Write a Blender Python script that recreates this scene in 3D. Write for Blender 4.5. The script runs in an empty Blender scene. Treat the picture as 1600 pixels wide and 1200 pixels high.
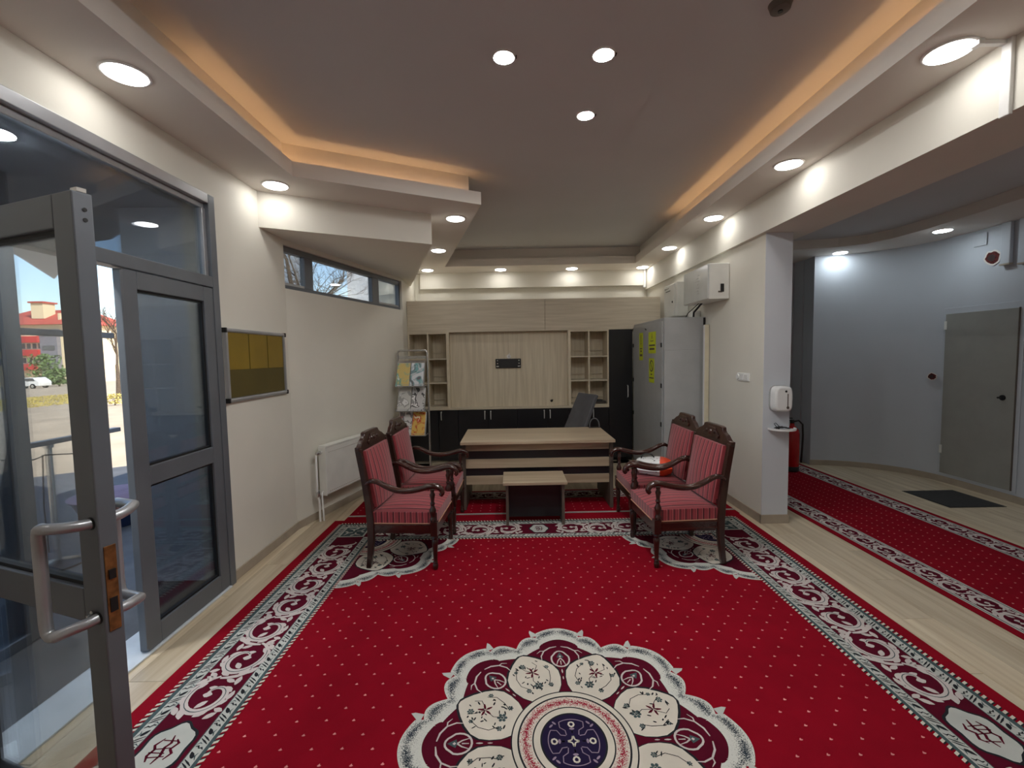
import bpy, bmesh, math, random
from mathutils import Vector, Matrix
random.seed(7)
PI = math.pi
S = bpy.context.scene
COL = S.collection

# ------------------------------------------------------------------ camera, sky, sun, exposure
def make_camera():
    f, vp, slope = 700.0, (798.0, 555.0), -0.0185
    d = Vector(((vp[0] - 800) / f, -(vp[1] - 600) / f, -1.0)).normalized()
    x = Vector((1, -slope, 0)); x -= d * x.dot(d); x.normalize()
    z = x.cross(d)
    cd = bpy.data.cameras.new('camera'); cd.sensor_width = 36.0; cd.lens = f / 1600 * 36
    cd.clip_start = 0.05; cd.clip_end = 500
    co = bpy.data.objects.new('camera', cd); COL.objects.link(co)
    r = Matrix(((x[0], x[1], x[2]), (d[0], d[1], d[2]), (z[0], z[1], z[2])))
    co.matrix_world = Matrix.Translation((0, 0, 1.65)) @ r.to_4x4()
    S.camera = co
make_camera()
W = bpy.data.worlds.new('sky'); S.world = W; W.use_nodes = True
_n = W.node_tree.nodes; _bg = _n['Background']
_sky = _n.new('ShaderNodeTexSky'); _sky.sky_type = 'NISHITA'; _sky.sun_disc = False
_sky.sun_elevation = math.radians(42); _sky.sun_rotation = math.radians(120); _sky.air_density = 1.0; _sky.dust_density = 1.0
W.node_tree.links.new(_sky.outputs[0], _bg.inputs[0]); _bg.inputs[1].default_value = 0.26
sd = bpy.data.lights.new('sun', 'SUN'); sd.energy = 6.5; sd.angle = 0.009; sd.color = (1, .93, .82)
so = bpy.data.objects.new('sun', sd); COL.objects.link(so)
so.rotation_euler = Vector((-0.62, 0.42, -0.66)).to_track_quat('-Z', 'Y').to_euler()
S.view_settings.view_transform = 'Standard'
S.view_settings.look = 'None'
S.view_settings.gamma = 1.0
S.view_settings.use_curve_mapping = False
S.view_settings.exposure = 0.36
LAMP_POWER = 20.0
SPOT_POWER = 330.0
LED_POWER = 11.0
S.cycles.use_denoising = True
S.cycles.max_bounces = 10
S.cycles.diffuse_bounces = 6
S.cycles.transparent_max_bounces = 16
S.cycles.sample_clamp_indirect = 8

# ------------------------------------------------------------------ materials
def lin(c):
    r = []
    for v in c[:3]:
        v /= 255.0
        r.append(v / 12.92 if v <= 0.04045 else ((v + 0.055) / 1.055) ** 2.4)
    return (*r, 1.0)
def base_mat(name):
    m = bpy.data.materials.new(name); m.use_nodes = True
    return m, m.node_tree.nodes, m.node_tree.links, m.node_tree.nodes['Principled BSDF']
def mat(name, col, rough=0.6, metal=0.0, var=0.06, scale=6.0, bump=0.0, bscale=200.0, spec=0.5, coat=0.0, stretch=None):
    m, n, l, p = base_mat(name)
    p.inputs['Roughness'].default_value = rough; p.inputs['Metallic'].default_value = metal
    p.inputs['Specular IOR Level'].default_value = spec; p.inputs['Coat Weight'].default_value = coat
    tc = n.new('ShaderNodeTexCoord')
    mp = n.new('ShaderNodeMapping'); l.new(tc.outputs['Object'], mp.inputs[0])
    if stretch: mp.inputs['Scale'].default_value = stretch
    nz = n.new('ShaderNodeTexNoise'); nz.inputs['Scale'].default_value = scale; nz.inputs['Detail'].default_value = 4
    l.new(mp.outputs[0], nz.inputs['Vector'])
    mx = n.new('ShaderNodeMix'); mx.data_type = 'RGBA'
    c = lin(col); d = 1 - var * 2.2; e = 1 + var
    mx.inputs[6].default_value = (c[0] * d, c[1] * d, c[2] * d, 1); mx.inputs[7].default_value = (min(1, c[0] * e), min(1, c[1] * e), min(1, c[2] * e), 1)
    rp = n.new('ShaderNodeMapRange'); rp.inputs[1].default_value = 0.3; rp.inputs[2].default_value = 0.7
    l.new(nz.outputs[0], rp.inputs[0]); l.new(rp.outputs[0], mx.inputs[0]); l.new(mx.outputs[2], p.inputs['Base Color'])
    if bump:
        n2 = n.new('ShaderNodeTexNoise'); n2.inputs['Scale'].default_value = bscale; l.new(mp.outputs[0], n2.inputs['Vector'])
        b = n.new('ShaderNodeBump'); b.inputs['Strength'].default_value = bump; b.inputs['Distance'].default_value = 0.004
        l.new(n2.outputs[0], b.inputs['Height']); l.new(b.outputs[0], p.inputs['Normal'])
    return m
def wood(name, c1, c2, axis, rough=0.45, scale=1.0, rnd=0.0, coat=0.0):
    """fine grain running along axis; rnd = per-piece tone shift"""
    m, n, l, p = base_mat(name); p.inputs['Roughness'].default_value = rough; p.inputs['Coat Weight'].default_value = coat
    tc = n.new('ShaderNodeTexCoord'); mp = n.new('ShaderNodeMapping'); l.new(tc.outputs['Object'], mp.inputs[0])
    s = [26 * scale] * 3; s[axis] = 1.3 * scale; mp.inputs['Scale'].default_value = s
    oi = n.new('ShaderNodeObjectInfo')
    if rnd:
        ad = n.new('ShaderNodeVectorMath'); ad.operation = 'ADD'
        ml = n.new('ShaderNodeMath'); ml.operation = 'MULTIPLY'; ml.inputs[1].default_value = 37.0; l.new(oi.outputs['Random'], ml.inputs[0])
        l.new(mp.outputs[0], ad.inputs[0]); l.new(ml.outputs[0], ad.inputs[1]); vec = ad.outputs[0]
    else: vec = mp.outputs[0]
    nz = n.new('ShaderNodeTexNoise'); nz.inputs['Scale'].default_value = 1.0; nz.inputs['Detail'].default_value = 5; nz.inputs['Distortion'].default_value = 0.6
    l.new(vec, nz.inputs['Vector'])
    cr = n.new('ShaderNodeValToRGB'); cr.color_ramp.elements[0].position = 0.32; cr.color_ramp.elements[1].position = 0.68
    cr.color_ramp.elements[0].color = lin(c1); cr.color_ramp.elements[1].color = lin(c2)
    l.new(nz.outputs[0], cr.inputs[0]); out = cr.outputs[0]
    if rnd:
        hs = n.new('ShaderNodeHueSaturation'); mr = n.new('ShaderNodeMapRange')
        mr.inputs[3].default_value = 1 - rnd; mr.inputs[4].default_value = 1 + rnd * 0.6
        l.new(oi.outputs['Random'], mr.inputs[0]); l.new(mr.outputs[0], hs.inputs['Value']); l.new(out, hs.inputs['Color']); out = hs.outputs[0]
    l.new(out, p.inputs['Base Color'])
    return m
def emit(name, col, power):
    m = bpy.data.materials.new(name); m.use_nodes = True; n = m.node_tree.nodes; n.clear()
    o = n.new('ShaderNodeOutputMaterial'); e = n.new('ShaderNodeEmission'); e.inputs[0].default_value = (*col, 1); e.inputs[1].default_value = power
    m.node_tree.links.new(e.outputs[0], o.inputs[0]); return m
def glass(name, tint, refl=1.0, rough=0.0):
    m = bpy.data.materials.new(name); m.use_nodes = True; n = m.node_tree.nodes; n.clear(); l = m.node_tree.links
    o = n.new('ShaderNodeOutputMaterial'); t = n.new('ShaderNodeBsdfTransparent'); t.inputs[0].default_value = (*tint, 1)
    g = n.new('ShaderNodeBsdfGlossy'); g.inputs['Roughness'].default_value = rough
    fr = n.new('ShaderNodeFresnel'); fr.inputs[0].default_value = 1.5
    ml = n.new('ShaderNodeMath'); ml.operation = 'MULTIPLY'; ml.inputs[1].default_value = refl; ml.use_clamp = True
    mx = n.new('ShaderNodeMixShader'); l.new(fr.outputs[0], ml.inputs[0]); l.new(ml.outputs[0], mx.inputs[0])
    l.new(t.outputs[0], mx.inputs[1]); l.new(g.outputs[0], mx.inputs[2]); l.new(mx.outputs[0], o.inputs[0]); return m
def stripes(name, axis, period, dark, mid, light):
    m, n, l, p = base_mat(name); p.inputs['Roughness'].default_value = 0.75; p.inputs['Sheen Weight'].default_value = 0.25
    tc = n.new('ShaderNodeTexCoord'); sp = n.new('ShaderNodeSeparateXYZ'); l.new(tc.outputs['Object'], sp.inputs[0])
    dv = n.new('ShaderNodeMath'); dv.operation = 'DIVIDE'; dv.inputs[1].default_value = period; l.new(sp.outputs[axis], dv.inputs[0])
    fr = n.new('ShaderNodeMath'); fr.operation = 'FRACT'; l.new(dv.outputs[0], fr.inputs[0])
    cr = n.new('ShaderNodeValToRGB'); cr.color_ramp.interpolation = 'CONSTANT'; e = cr.color_ramp.elements
    e[0].position = 0; e[0].color = lin(mid); e[1].position = 0.30; e[1].color = lin(dark)
    for ps, c in ((0.36, mid), (0.44, dark), (0.62, mid), (0.70, light), (0.76, mid), (0.90, dark), (0.95, mid)):
        q = e.new(ps); q.color = lin(c)
    l.new(fr.outputs[0], cr.inputs[0]); l.new(cr.outputs[0], p.inputs['Base Color'])
    return m
def stipple(name, base, ink, scale=260):
    """pile of two yarns: the attribute 'dens' says how much of the second"""
    m, n, l, p = base_mat(name); p.inputs['Roughness'].default_value = 0.95; p.inputs['Specular IOR Level'].default_value = 0.1
    at = n.new('ShaderNodeAttribute'); at.attribute_name = 'dens'
    tc = n.new('ShaderNodeTexCoord'); nz = n.new('ShaderNodeTexNoise'); nz.inputs['Scale'].default_value = scale; nz.inputs['Detail'].default_value = 1
    l.new(tc.outputs['Object'], nz.inputs['Vector'])
    mr = n.new('ShaderNodeMapRange'); mr.inputs[1].default_value = 0.3; mr.inputs[2].default_value = 0.7; l.new(nz.outputs[0], mr.inputs[0])
    sb = n.new('ShaderNodeMath'); sb.operation = 'SUBTRACT'; l.new(at.outputs['Fac'], sb.inputs[0]); l.new(mr.outputs[0], sb.inputs[1])
    m2 = n.new('ShaderNodeMapRange'); m2.inputs[1].default_value = -0.12; m2.inputs[2].default_value = 0.12; l.new(sb.outputs[0], m2.inputs[0])
    mx = n.new('ShaderNodeMix'); mx.data_type = 'RGBA'; mx.inputs[6].default_value = lin(base); mx.inputs[7].default_value = lin(ink)
    l.new(m2.outputs[0], mx.inputs[0]); l.new(mx.outputs[2], p.inputs['Base Color']); return m

m_wall = mat('wall_paint', (222, 219, 208), 0.75, var=0.02, scale=1.5, bump=0.05, bscale=90)
m_pillar = mat('pillar_cool_grey', (206, 210, 216), 0.7, var=0.02, scale=1.5)  # cooler grey used on the pillar face alone
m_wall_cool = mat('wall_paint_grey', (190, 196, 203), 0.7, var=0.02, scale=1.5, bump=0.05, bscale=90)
m_ceil = mat('ceiling_paint', (200, 201, 202), 0.9, var=0.015, scale=1.2)
m_soffit = mat('soffit_paint', (222, 216, 208), 0.85, var=0.015, scale=1.2)
m_skirt = mat('skirting', (168, 156, 140), 0.5, var=0.05, scale=8)
m_alu = mat('door_profile', (108, 113, 120), 0.42, 0.25, var=0.06, scale=3, bump=0.03)
m_alu_light = mat('bare_aluminium', (176, 178, 182), 0.35, 0.6, var=0.04)
m_steel = mat('brushed_steel', (206, 206, 204), 0.24, 0.85, var=0.05, scale=30)
m_chrome = mat('bright_handle', (232, 232, 230), 0.2, 0.35, var=0.02)
m_black_rubber = mat('black_gasket', (18, 18, 20), 0.6)
m_brass = mat('worn_brass', (150, 104, 62), 0.45, 0.7, var=0.2, scale=40)
m_white_metal = mat('white_enamel', (226, 226, 220), 0.35, var=0.03)
m_white_plastic = mat('white_plastic', (230, 230, 228), 0.3, var=0.02)
m_grey_metal = mat('grey_enamel', (172, 174, 174), 0.4, var=0.03)
m_black = mat('black_plastic', (20, 20, 22), 0.4)
m_blackboard = mat('black_laminate', (26, 26, 30), 0.35, var=0.1)
m_planks = wood('oak_laminate', (182, 164, 136), (212, 198, 172), 1, 0.38, 0.7, rnd=0.12)
m_sub = mat('subfloor', (150, 135, 110), 0.8)
m_lw_h = wood('pale_ash_horizontal', (190, 179, 158), (208, 198, 178), 0, 0.5, 1.2)
m_lw_v = wood('pale_ash_vertical', (196, 184, 160), (216, 205, 182), 2, 0.5, 1.0)
m_desk = wood('grey_oak', (158, 140, 116), (188, 171, 146), 0, 0.35, 0.7)
m_desk_edge = mat('desk_edge_board', (92, 82, 74), 0.45)
m_mahog = wood('mahogany', (36, 18, 14), (60, 32, 25), 2, 0.28, 1.0, coat=0.3)
m_mahog_x = wood('mahogany_arm', (40, 20, 16), (68, 36, 28), 0, 0.22, 1.0, coat=0.5)
ST = ((66, 18, 26), (158, 58, 66), (196, 118, 116))
m_stripe_y = stripes('striped_fabric_across', 1, 0.062, *ST)
m_stripe_x = stripes('striped_fabric_boxing', 0, 0.046, *ST)
m_piping = mat('piping_cord', (176, 130, 104), 0.7)
def pile(name, c, var=0.10): return mat(name, c, 0.95, var=var, scale=5, bump=0.25, bscale=500, spec=0.1)
m_red = pile('crimson_pile', (134, 7, 28), 0.05)
m_maroon = pile('maroon_pile', (84, 11, 33))
m_silver = pile('silver_pile', (186, 188, 182), 0.06)
m_cream = pile('cream_pile', (208, 200, 186), 0.05)
m_green = pile('slate_green_pile', (72, 88, 90))
m_ink = pile('dark_pile', (38, 40, 44))
m_navy = pile('navy_pile', (36, 28, 58))
m_pink = pile('pale_pink_pile', (222, 140, 138))
m_lilac = pile('lilac_pile', (150, 132, 150))
m_scroll = pile('rose_silver_pile', (198, 188, 184), 0.05)
m_band = stipple('shaded_band_pile', (200, 200, 192), (44, 54, 64))
m_ring = stipple('shaded_ring_pile', (206, 196, 184), (146, 22, 50))
m_lamp = emit('lamp_diffuser', (1.0, 0.97, 0.93), LAMP_POWER)
m_spot = emit('spot_diffuser', (0.98, 0.98, 0.96), SPOT_POWER)
m_lamp_cool = emit('lamp_diffuser_cool', (0.86, 0.95, 1.0), LAMP_POWER * 1.8)
m_led = emit('amber_led', (1.0, 0.56, 0.25), LED_POWER)
m_glass = glass('clear_glass', (0.93, 0.96, 0.97), 0.6)
m_glass_dim = glass('shade_tinted_glass', (0.78, 0.83, 0.88), 0.9)  # darker tint puts the dim vestibule and reflections into the glass

# ------------------------------------------------------------------ mesh builder
class G:
    def __init__(s): s.v = []; s.f = []; s.d = []
    def add(s, vs, fs):
        o = len(s.v); s.v += [tuple(v) for v in vs]; s.f += [tuple(i + o for i in f) for f in fs]; return s
    def box(s, x0, x1, y0, y1, z0, z1):
        return s.add([(x, y, z) for z in (z0, z1) for y in (y0, y1) for x in (x0, x1)],
                     [(0, 2, 3, 1), (4, 5, 7, 6), (0, 1, 5, 4), (2, 6, 7, 3), (0, 4, 6, 2), (1, 3, 7, 5)])
    def prism(s, poly, z0, z1, axis=2):
        def P(a, b, c): return (a, b, c) if axis == 2 else ((c, a, b) if axis == 0 else (a, c, b))
        n = len(poly)
        return s.add([P(a, b, z0) for a, b in poly] + [P(a, b, z1) for a, b in poly],
                     [tuple(range(n - 1, -1, -1)), tuple(range(n, 2 * n))] + [(i, (i + 1) % n, n + (i + 1) % n, n + i) for i in range(n)])
    def hexa(s, q, thick):
        """a quad board given by 4 corners, thickened along its normal"""
        q = [Vector(p) for p in q]; nn = (q[1] - q[0]).cross(q[3] - q[0]).normalized() * thick
        return s.add(q + [p + nn for p in q], [(3, 2, 1, 0), (4, 5, 6, 7), (0, 1, 5, 4), (1, 2, 6, 5), (2, 3, 7, 6), (3, 0, 4, 7)])
    def tube(s, path, rad, n=10, flat=1.0, cap=True):
        path = [Vector(p) for p in path]; k = len(path)
        if not hasattr(rad, '__len__'): rad = [rad] * k
        t0 = (path[1] - path[0]).normalized(); up = Vector((0, 0, 1)) if abs(t0.z) < 0.9 else Vector((0, 1, 0))
        vs = []
        for i, p in enumerate(path):
            t = (path[min(i + 1, k - 1)] - path[max(i - 1, 0)]).normalized()
            a = t.cross(up)
            if a.length < 1e-4: a = t.cross(Vector((1, 0, 0)))
            a.normalize(); b = a.cross(t).normalized(); up = b
            for j in range(n):
                w = 2 * PI * j / n; vs.append(p + a * math.cos(w) * rad[i] + b * math.sin(w) * rad[i] * flat)
        fs = [(i * n + j, i * n + (j + 1) % n, (i + 1) * n + (j + 1) % n, (i + 1) * n + j) for i in range(k - 1) for j in range(n)]
        if cap: fs += [tuple(range(n - 1, -1, -1)), tuple(range((k - 1) * n, k * n))]
        return s.add(vs, fs)
    def lathe(s, prof, c=(0, 0, 0), n=16, axis=2):
        vs = []; k = len(prof)
        for r, h in prof:
            for j in range(n):
                w = 2 * PI * j / n; a, b = r * math.cos(w), r * math.sin(w)
                p = (a, b, h) if axis == 2 else ((h, a, b) if axis == 0 else (b, h, a))
                vs.append((p[0] + c[0], p[1] + c[1], p[2] + c[2]))
        fs = [(i * n + j, i * n + (j + 1) % n, (i + 1) * n + (j + 1) % n, (i + 1) * n + j) for i in range(k - 1) for j in range(n)]
        return s.add(vs, fs + [tuple(range(n - 1, -1, -1)), tuple(range((k - 1) * n, k * n))])
    # flat work for the rugs
    def poly(s, pts, z): return s.add([(x, y, z) for x, y in pts], [tuple(range(len(pts)))])
    def ribbon(s, pts, w, z):
        k = len(pts)
        if not hasattr(w, '__len__'): w = [w] * k
        vs = []
        for i, (x, y) in enumerate(pts):
            x0, y0 = pts[max(i - 1, 0)]; x1, y1 = pts[min(i + 1, k - 1)]
            L = math.hypot(x1 - x0, y1 - y0) or 1; nx, ny = -(y1 - y0) / L, (x1 - x0) / L
            vs += [(x + nx * w[i] / 2, y + ny * w[i] / 2, z), (x - nx * w[i] / 2, y - ny * w[i] / 2, z)]
        return s.add(vs, [(2 * i, 2 * i + 1, 2 * i + 3, 2 * i + 2) for i in range(k - 1)])
    def blob(s, x, y, a, b, ang, z, n=10, pt=0.0):
        pts = []
        for j in range(n):
            w = 2 * PI * j / n; u = a * math.cos(w); v = b * math.sin(w) * (1 - pt * abs(math.cos(w)) ** 2)
            pts.append((x + u * math.cos(ang) - v * math.sin(ang), y + u * math.sin(ang) + v * math.cos(ang)))
        return s.poly(pts, z)
    def build(s, name, m, parent=None, bevel=0.0, smooth=False, loc=None, seg=2, fix=True):
        me = bpy.data.meshes.new(name); me.from_pydata(s.v, [], s.f)
        if fix:
            bm = bmesh.new(); bm.from_mesh(me); bmesh.ops.recalc_face_normals(bm, faces=bm.faces); bm.to_mesh(me); bm.free()
        if s.d:
            at = me.attributes.new('dens', 'FLOAT', 'POINT'); at.data.foreach_set('value', s.d)
        me.materials.append(m)
        if smooth:
            me.polygons.foreach_set('use_smooth', [True] * len(me.polygons))
            if hasattr(me, 'set_sharp_from_angle'): me.set_sharp_from_angle(angle=math.radians(40))
        o = bpy.data.objects.new(name, me); COL.objects.link(o)
        if parent: o.parent = parent
        if loc: o.location = loc
        if bevel:
            b = o.modifiers.new('bevel', 'BEVEL'); b.width = bevel; b.segments = seg; b.limit_method = 'ANGLE'; b.angle_limit = math.radians(35)
        return o
def tag(o, label, cat, group=None, kind=None):
    o['label'] = label; o['category'] = cat
    if group: o['group'] = group
    if kind: o['kind'] = kind
    return o
def thing(name, label, cat, loc=(0, 0, 0), rz=0.0, group=None):
    o = bpy.data.objects.new(name, None); COL.objects.link(o); o.location = loc; o.rotation_euler = (0, 0, rz); o.empty_display_size = 0.1
    return tag(o, label, cat, group)
def struct(o, label=None):
    o['kind'] = 'structure'
    if label: o['label'] = label
    return o
def dup(o, parent=None):
    c = o.copy(); COL.objects.link(c)
    if parent: c.parent = parent
    for ch in o.children: dup(ch, c)
    return c
def rbox(x0, x1, y0, y1, z0, z1): return G().box(x0, x1, y0, y1, z0, z1)

# ------------------------------------------------------------------ room shell
ANG = math.radians(15); WD = (math.sin(ANG), math.cos(ANG)); WN = (-WD[1], WD[0])      # slanting window wall: direction and outward normal
WA = (-2.12, 4.19)
def wp(s, off=0.0): return (WA[0] + WD[0] * s + WN[0] * off, WA[1] + WD[1] * s + WN[1] * off)
def wslab(g, s0, s1, o0, o1, z0, z1): return g.prism([wp(s0, o0), wp(s1, o0), wp(s1, o1), wp(s0, o1)], z0, z1)

fl = struct(rbox(-2.3, 5.5, -1.7, 8.0, -0.12, -0.012).build('floor', m_sub))
pm = rbox(-0.0942, 0.0942, -0.649, 0.649, -0.012, 0.0); first = None
row = 0; x = -2.2
while x < 5.5:
    y = -0.2 + (row * 0.47) % 1.3
    while y < 8.3:
        if first is None: o = first = pm.build('plank', m_planks, fl, bevel=0.0012, seg=1)
        else: o = first.copy(); COL.objects.link(o)
        o.location = (x + 0.095, min(y, 7.3), 0); y += 1.3
    x += 0.19; row += 1
g = G().box(-2.3, -2.1, -1.5, 1.5, 0, 3.42).box(-2.3, -2.1, 1.5, 3.24, 2.80, 3.42).box(-2.3, -2.1, 3.24, 4.25, 0, 3.42)
struct(g.build('wall_left', m_wall))
g = G(); wslab(g, 0.06, 2.30, 0, 0.2, 0, 2.315); wslab(g, 0.06, 2.30, 0, 0.2, 2.72, 3.42)
struct(g.build('wall_left_rear', m_wall))
e1 = wp(2.30)
struct(G().prism([e1, (-1.626, 7.8), (-1.85, 7.8), wp(2.30, 0.2)], 0, 3.42).build('wall_left_return', m_wall))
struct(G().box(-2.3, 2.62, 7.8, 8.0, 0, 3.42).build('wall_back', m_wall))
struct(G().box(-1.52, 2.33, 7.72, 7.8, 2.80, 3.06).build('beam', m_wall))
struct(G().box(2.37, 2.61, 4.19, 7.8, 0, 2.73).build('wall_right', m_wall))
struct(G().box(2.366, 2.614, 4.184, 4.19, 0.085, 2.728).build('pillar', m_pillar))
struct(G().box(2.33, 2.80, -1.5, 7.8, 2.73, 3.42).build('beam', m_wall))
struct(G().box(-2.3, 5.7, -1.7, -1.5, 0, 3.42).build('wall_front', m_wall))
CW = [(5.25, -1.5), (5.28, 5.2), (5.27, 5.5), (5.19, 5.76), (5.06, 5.95), (4.9, 6.1), (4.72, 6.21), (4.5, 6.29), (4.27, 6.34)]
struct(G().prism(CW + [(4.30, 6.6), (4.75, 6.6), (5.5, 6.2), (5.5, -1.5)], 0, 3.42).build('wall_corridor', m_wall_cool, smooth=True))
struct(G().box(2.61, 5.5, 6.8, 7.0, 0, 3.42).build('wall_corridor_end', m_wall_cool))
struct(G().box(4.28, 4.36, 6.6, 6.8, 0, 3.42).build('wall_corridor_return', m_wall_cool))
struct(G().box(-2.4, 5.8, -1.8, 8.1, 3.44, 3.62).build('roof', m_soffit))  # unseen slab, added to keep the sun out and cast a shadow outside

def offset(poly, d):
    """polygon moved outwards by d (clockwise order)"""
    n = len(poly); r = []
    for i in range(n):
        p0, p1, p2 = Vector(poly[i - 1]), Vector(poly[i]), Vector(poly[(i + 1) % n])
        a = (p1 - p0).normalized(); b = (p2 - p1).normalized()
        na = Vector((-a.y, a.x)); nb = Vector((-b.y, b.x)); m = (na + nb); m = m / m.dot(na)
        r.append(tuple(p1 + m * d))
    return r
TR = [(-1.66, -1.0), (-1.66, 3.56), (-0.25, 4.29), (-1.01, 7.17), (1.99, 7.15), (1.90, -1.0)]
T2 = offset(TR, 0.012); T3 = offset(TR, 0.10)
def fill_between(outer, inner, z):
    bm = bmesh.new(); es = []
    for lp in (outer, inner):
        vs = [bm.verts.new((*p, z)) for p in lp]
        es += [bm.edges.new((vs[i], vs[(i + 1) % len(vs)])) for i in range(len(vs))]
    bmesh.ops.triangle_fill(bm, use_beauty=True, edges=es)
    bm.verts.index_update(); out = ([tuple(v.co) for v in bm.verts], [tuple(v.index for v in f.verts) for f in bm.faces]); bm.free(); return out
ROOM = [(-2.1, -1.5), (-2.1, 7.8), (2.33, 7.8), (2.33, -1.5)]
g = G(); g.add(*fill_between(ROOM, TR, 3.06)); g.add(*fill_between(T3, T2, 3.09)); g.add(*fill_between(T2, TR, 3.175))
def skirt(g, lp, z0, z1):
    n = len(lp); g.add([(*p, z0) for p in lp] + [(*p, z1) for p in lp], [(i, (i + 1) % n, n + (i + 1) % n, n + i) for i in range(n)])
skirt(g, TR, 3.06, 3.175); skirt(g, T2, 3.09, 3.175); skirt(g, T3, 3.09, 3.34)
struct(g.build('ceiling_soffit', m_soffit, fix=False))
struct(G().box(-2.1, 2.33, -1.5, 7.8, 3.34, 3.42).build('ceiling', m_ceil))
struct(G().box(-0.55, 0.93, -0.6, 3.85, 3.328, 3.34).build('ceiling_panel', m_ceil))
struct(G().prism([(-2.1, 3.85), (-0.763, 4.54), (-1.56, 7.17), (-1.68, 7.2), wp(2.3, 0), wp(0.06, 0)], 2.765, 3.06).build('bulkhead', m_wall))
CS = [(2.80, 6.8), (2.80, 5.98), (3.3, 5.97), (3.75, 5.9), (4.2, 5.8), (4.45, 5.65), (4.56, 5.4), (4.60, 5.0), (4.57, 4.4), (4.53, 3.8), (4.5, -1.5), (5.5, -1.5), (5.5, 6.8)]
struct(G().prism(CS, 2.95, 3.06).build('ceiling_corridor_soffit', m_soffit))
struct(G().box(2.80, 5.5, -1.5, 6.8, 3.06, 3.10).build('ceiling_corridor', m_ceil))
# skirting boards
struct(G().box(-2.1, -2.086, 3.25, 4.262, 0, 0.075).build('baseboard_left', m_skirt, bevel=0.003))
g = G(); wslab(g, 0.07, 2.28, -0.014, 0, 0, 0.075); struct(g.build('baseboard_left_rear', m_skirt, bevel=0.003))
struct(G().box(2.356, 2.37, 4.18, 5.44, 0, 0.085).box(2.356, 2.624, 4.176, 4.19, 0, 0.085).box(2.61, 2.624, 4.19, 6.8, 0, 0.085).build('baseboard_right', m_skirt))
bw = [(p[0] - 0.012, p[1] - 0.008) for p in CW]
struct(G().prism(CW + bw[::-1], 0, 0.075).build('baseboard_corridor', m_skirt))
struct(G().box(2.63, 4.28, 6.786, 6.8, 0, 0.075).build('baseboard_corridor_end', m_skirt))
# corner trunking on back wall and on the beam
struct(G().box(2.285, 2.315, 7.69, 7.72, 2.78, 3.06).box(2.275, 2.315, 7.68, 7.72, 2.76, 2.79).build('trim_1', m_white_plastic))
struct(G().box(2.31, 2.33, 2.13, 2.175, 2.715, 3.06).box(2.19, 2.33, 2.15, 2.175, 3.04, 3.06).box(2.17, 2.2, 2.14, 2.185, 3.035, 3.06).build('trim_2', m_white_plastic, bevel=0.003))

# ------------------------------------------------------------------ lamps
def downlight(x, y, z, r, label, m=m_lamp, group='recessed ceiling downlights', dome=1.0):
    t = thing('downlight', label, 'ceiling light', (x, y, z), 0, group)
    G().lathe([(r * 0.86, -0.001), (r * 0.87, -0.006), (r * 0.97, -0.008), (r * 1.04, -0.005), (r * 1.05, 0.0)], n=32).build('trim_ring', m_white_plastic, t, smooth=True)
    G().lathe([(r * 0.62, -0.006 - 0.009 * dome), (r * 0.80, -0.006 - 0.008 * dome), (r * 0.88, -0.006 - 0.005 * dome), (r * 0.9, -0.005)], n=32).build('diffuser', m, t)
    return t
for x, y, lb in [(-1.86, 2.29, 'round downlight in the left soffit above the glass transom'), (-1.88, 3.73, 'round downlight in the left soffit at its corner before the bulkhead'),
                 (-0.54, 4.69, 'round downlight at the tip of the soffit beyond the slanting bulkhead'), (-0.935, 6.06, 'round downlight between the bulkhead and the tray corner'),
                 (-1.33, 7.41, 'dim round downlight in the back corner beside the bulkhead'), (-0.142, 7.47, 'left of the two middle downlights washing the back wall'),
                 (1.034, 7.49, 'right of the two middle downlights washing the back wall'), (2.2, 7.49, 'round downlight in the back corner above the grey electrical cabinet'),
                 (2.17, 6.155, 'second downlight from the back wall in the right soffit'), (2.17, 4.83, 'third downlight from the back wall in the right soffit'),
                 (2.14, 3.50, 'fourth downlight from the back wall in the right soffit'), (2.12, 2.23, 'largest round downlight in the right soffit beside the plastic trunking')]:
    downlight(x, y, 3.06, 0.10, lb)
for x, y, lb in [(-1.86, 0.8, 'unseen downlight added in the left soffit behind the viewer'), (2.11, 0.7, 'unseen downlight added in the right soffit behind the viewer')]:  # unseen downlights added behind the viewer for extra light
    downlight(x, y, 3.06, 0.10, lb)
for x, y, lb in [(-0.008, 2.636, 'left spot of the three on the flat ceiling panel'), (0.553, 2.629, 'right spot of the three on the flat ceiling panel'), (0.559, 3.269, 'farther single spot of the three on the flat ceiling panel')]:
    t = downlight(x, y, 3.328, 0.062, lb, m_spot, group='spots on the ceiling panel', dome=0.18)
    G().box(0.066, 0.073, -0.012, 0.012, -0.006, 0).build('spring_clip', m_black, t)
for x, y, lb in [(-0.008, 1.3, 'left added rear spot on the ceiling panel, unseen above the viewer'), (0.553, 1.3, 'right added rear spot on the ceiling panel, unseen above the viewer')]:  # unseen spots put in to brighten the room more evenly
    downlight(x, y, 3.328, 0.062, lb, m_spot, group='spots on the ceiling panel', dome=0.18)
for x, y, lb in [(4.47, 6.13, 'corridor downlight nearer the far dark wall'), (4.84, 5.08, 'corridor downlight above the grey metal door')]:
    downlight(x, y, 2.95, 0.09, lb, m_lamp_cool, 'corridor downlights')
for x, y, lb in [(4.95, 3.0, 'corridor downlight beyond the service door'), (4.9, 1.0, 'corridor downlight beside the viewer')]:
    downlight(x, y, 2.95, 0.09, lb, m_lamp_cool, 'corridor downlights')
T5 = offset(TR, 0.055)
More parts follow.
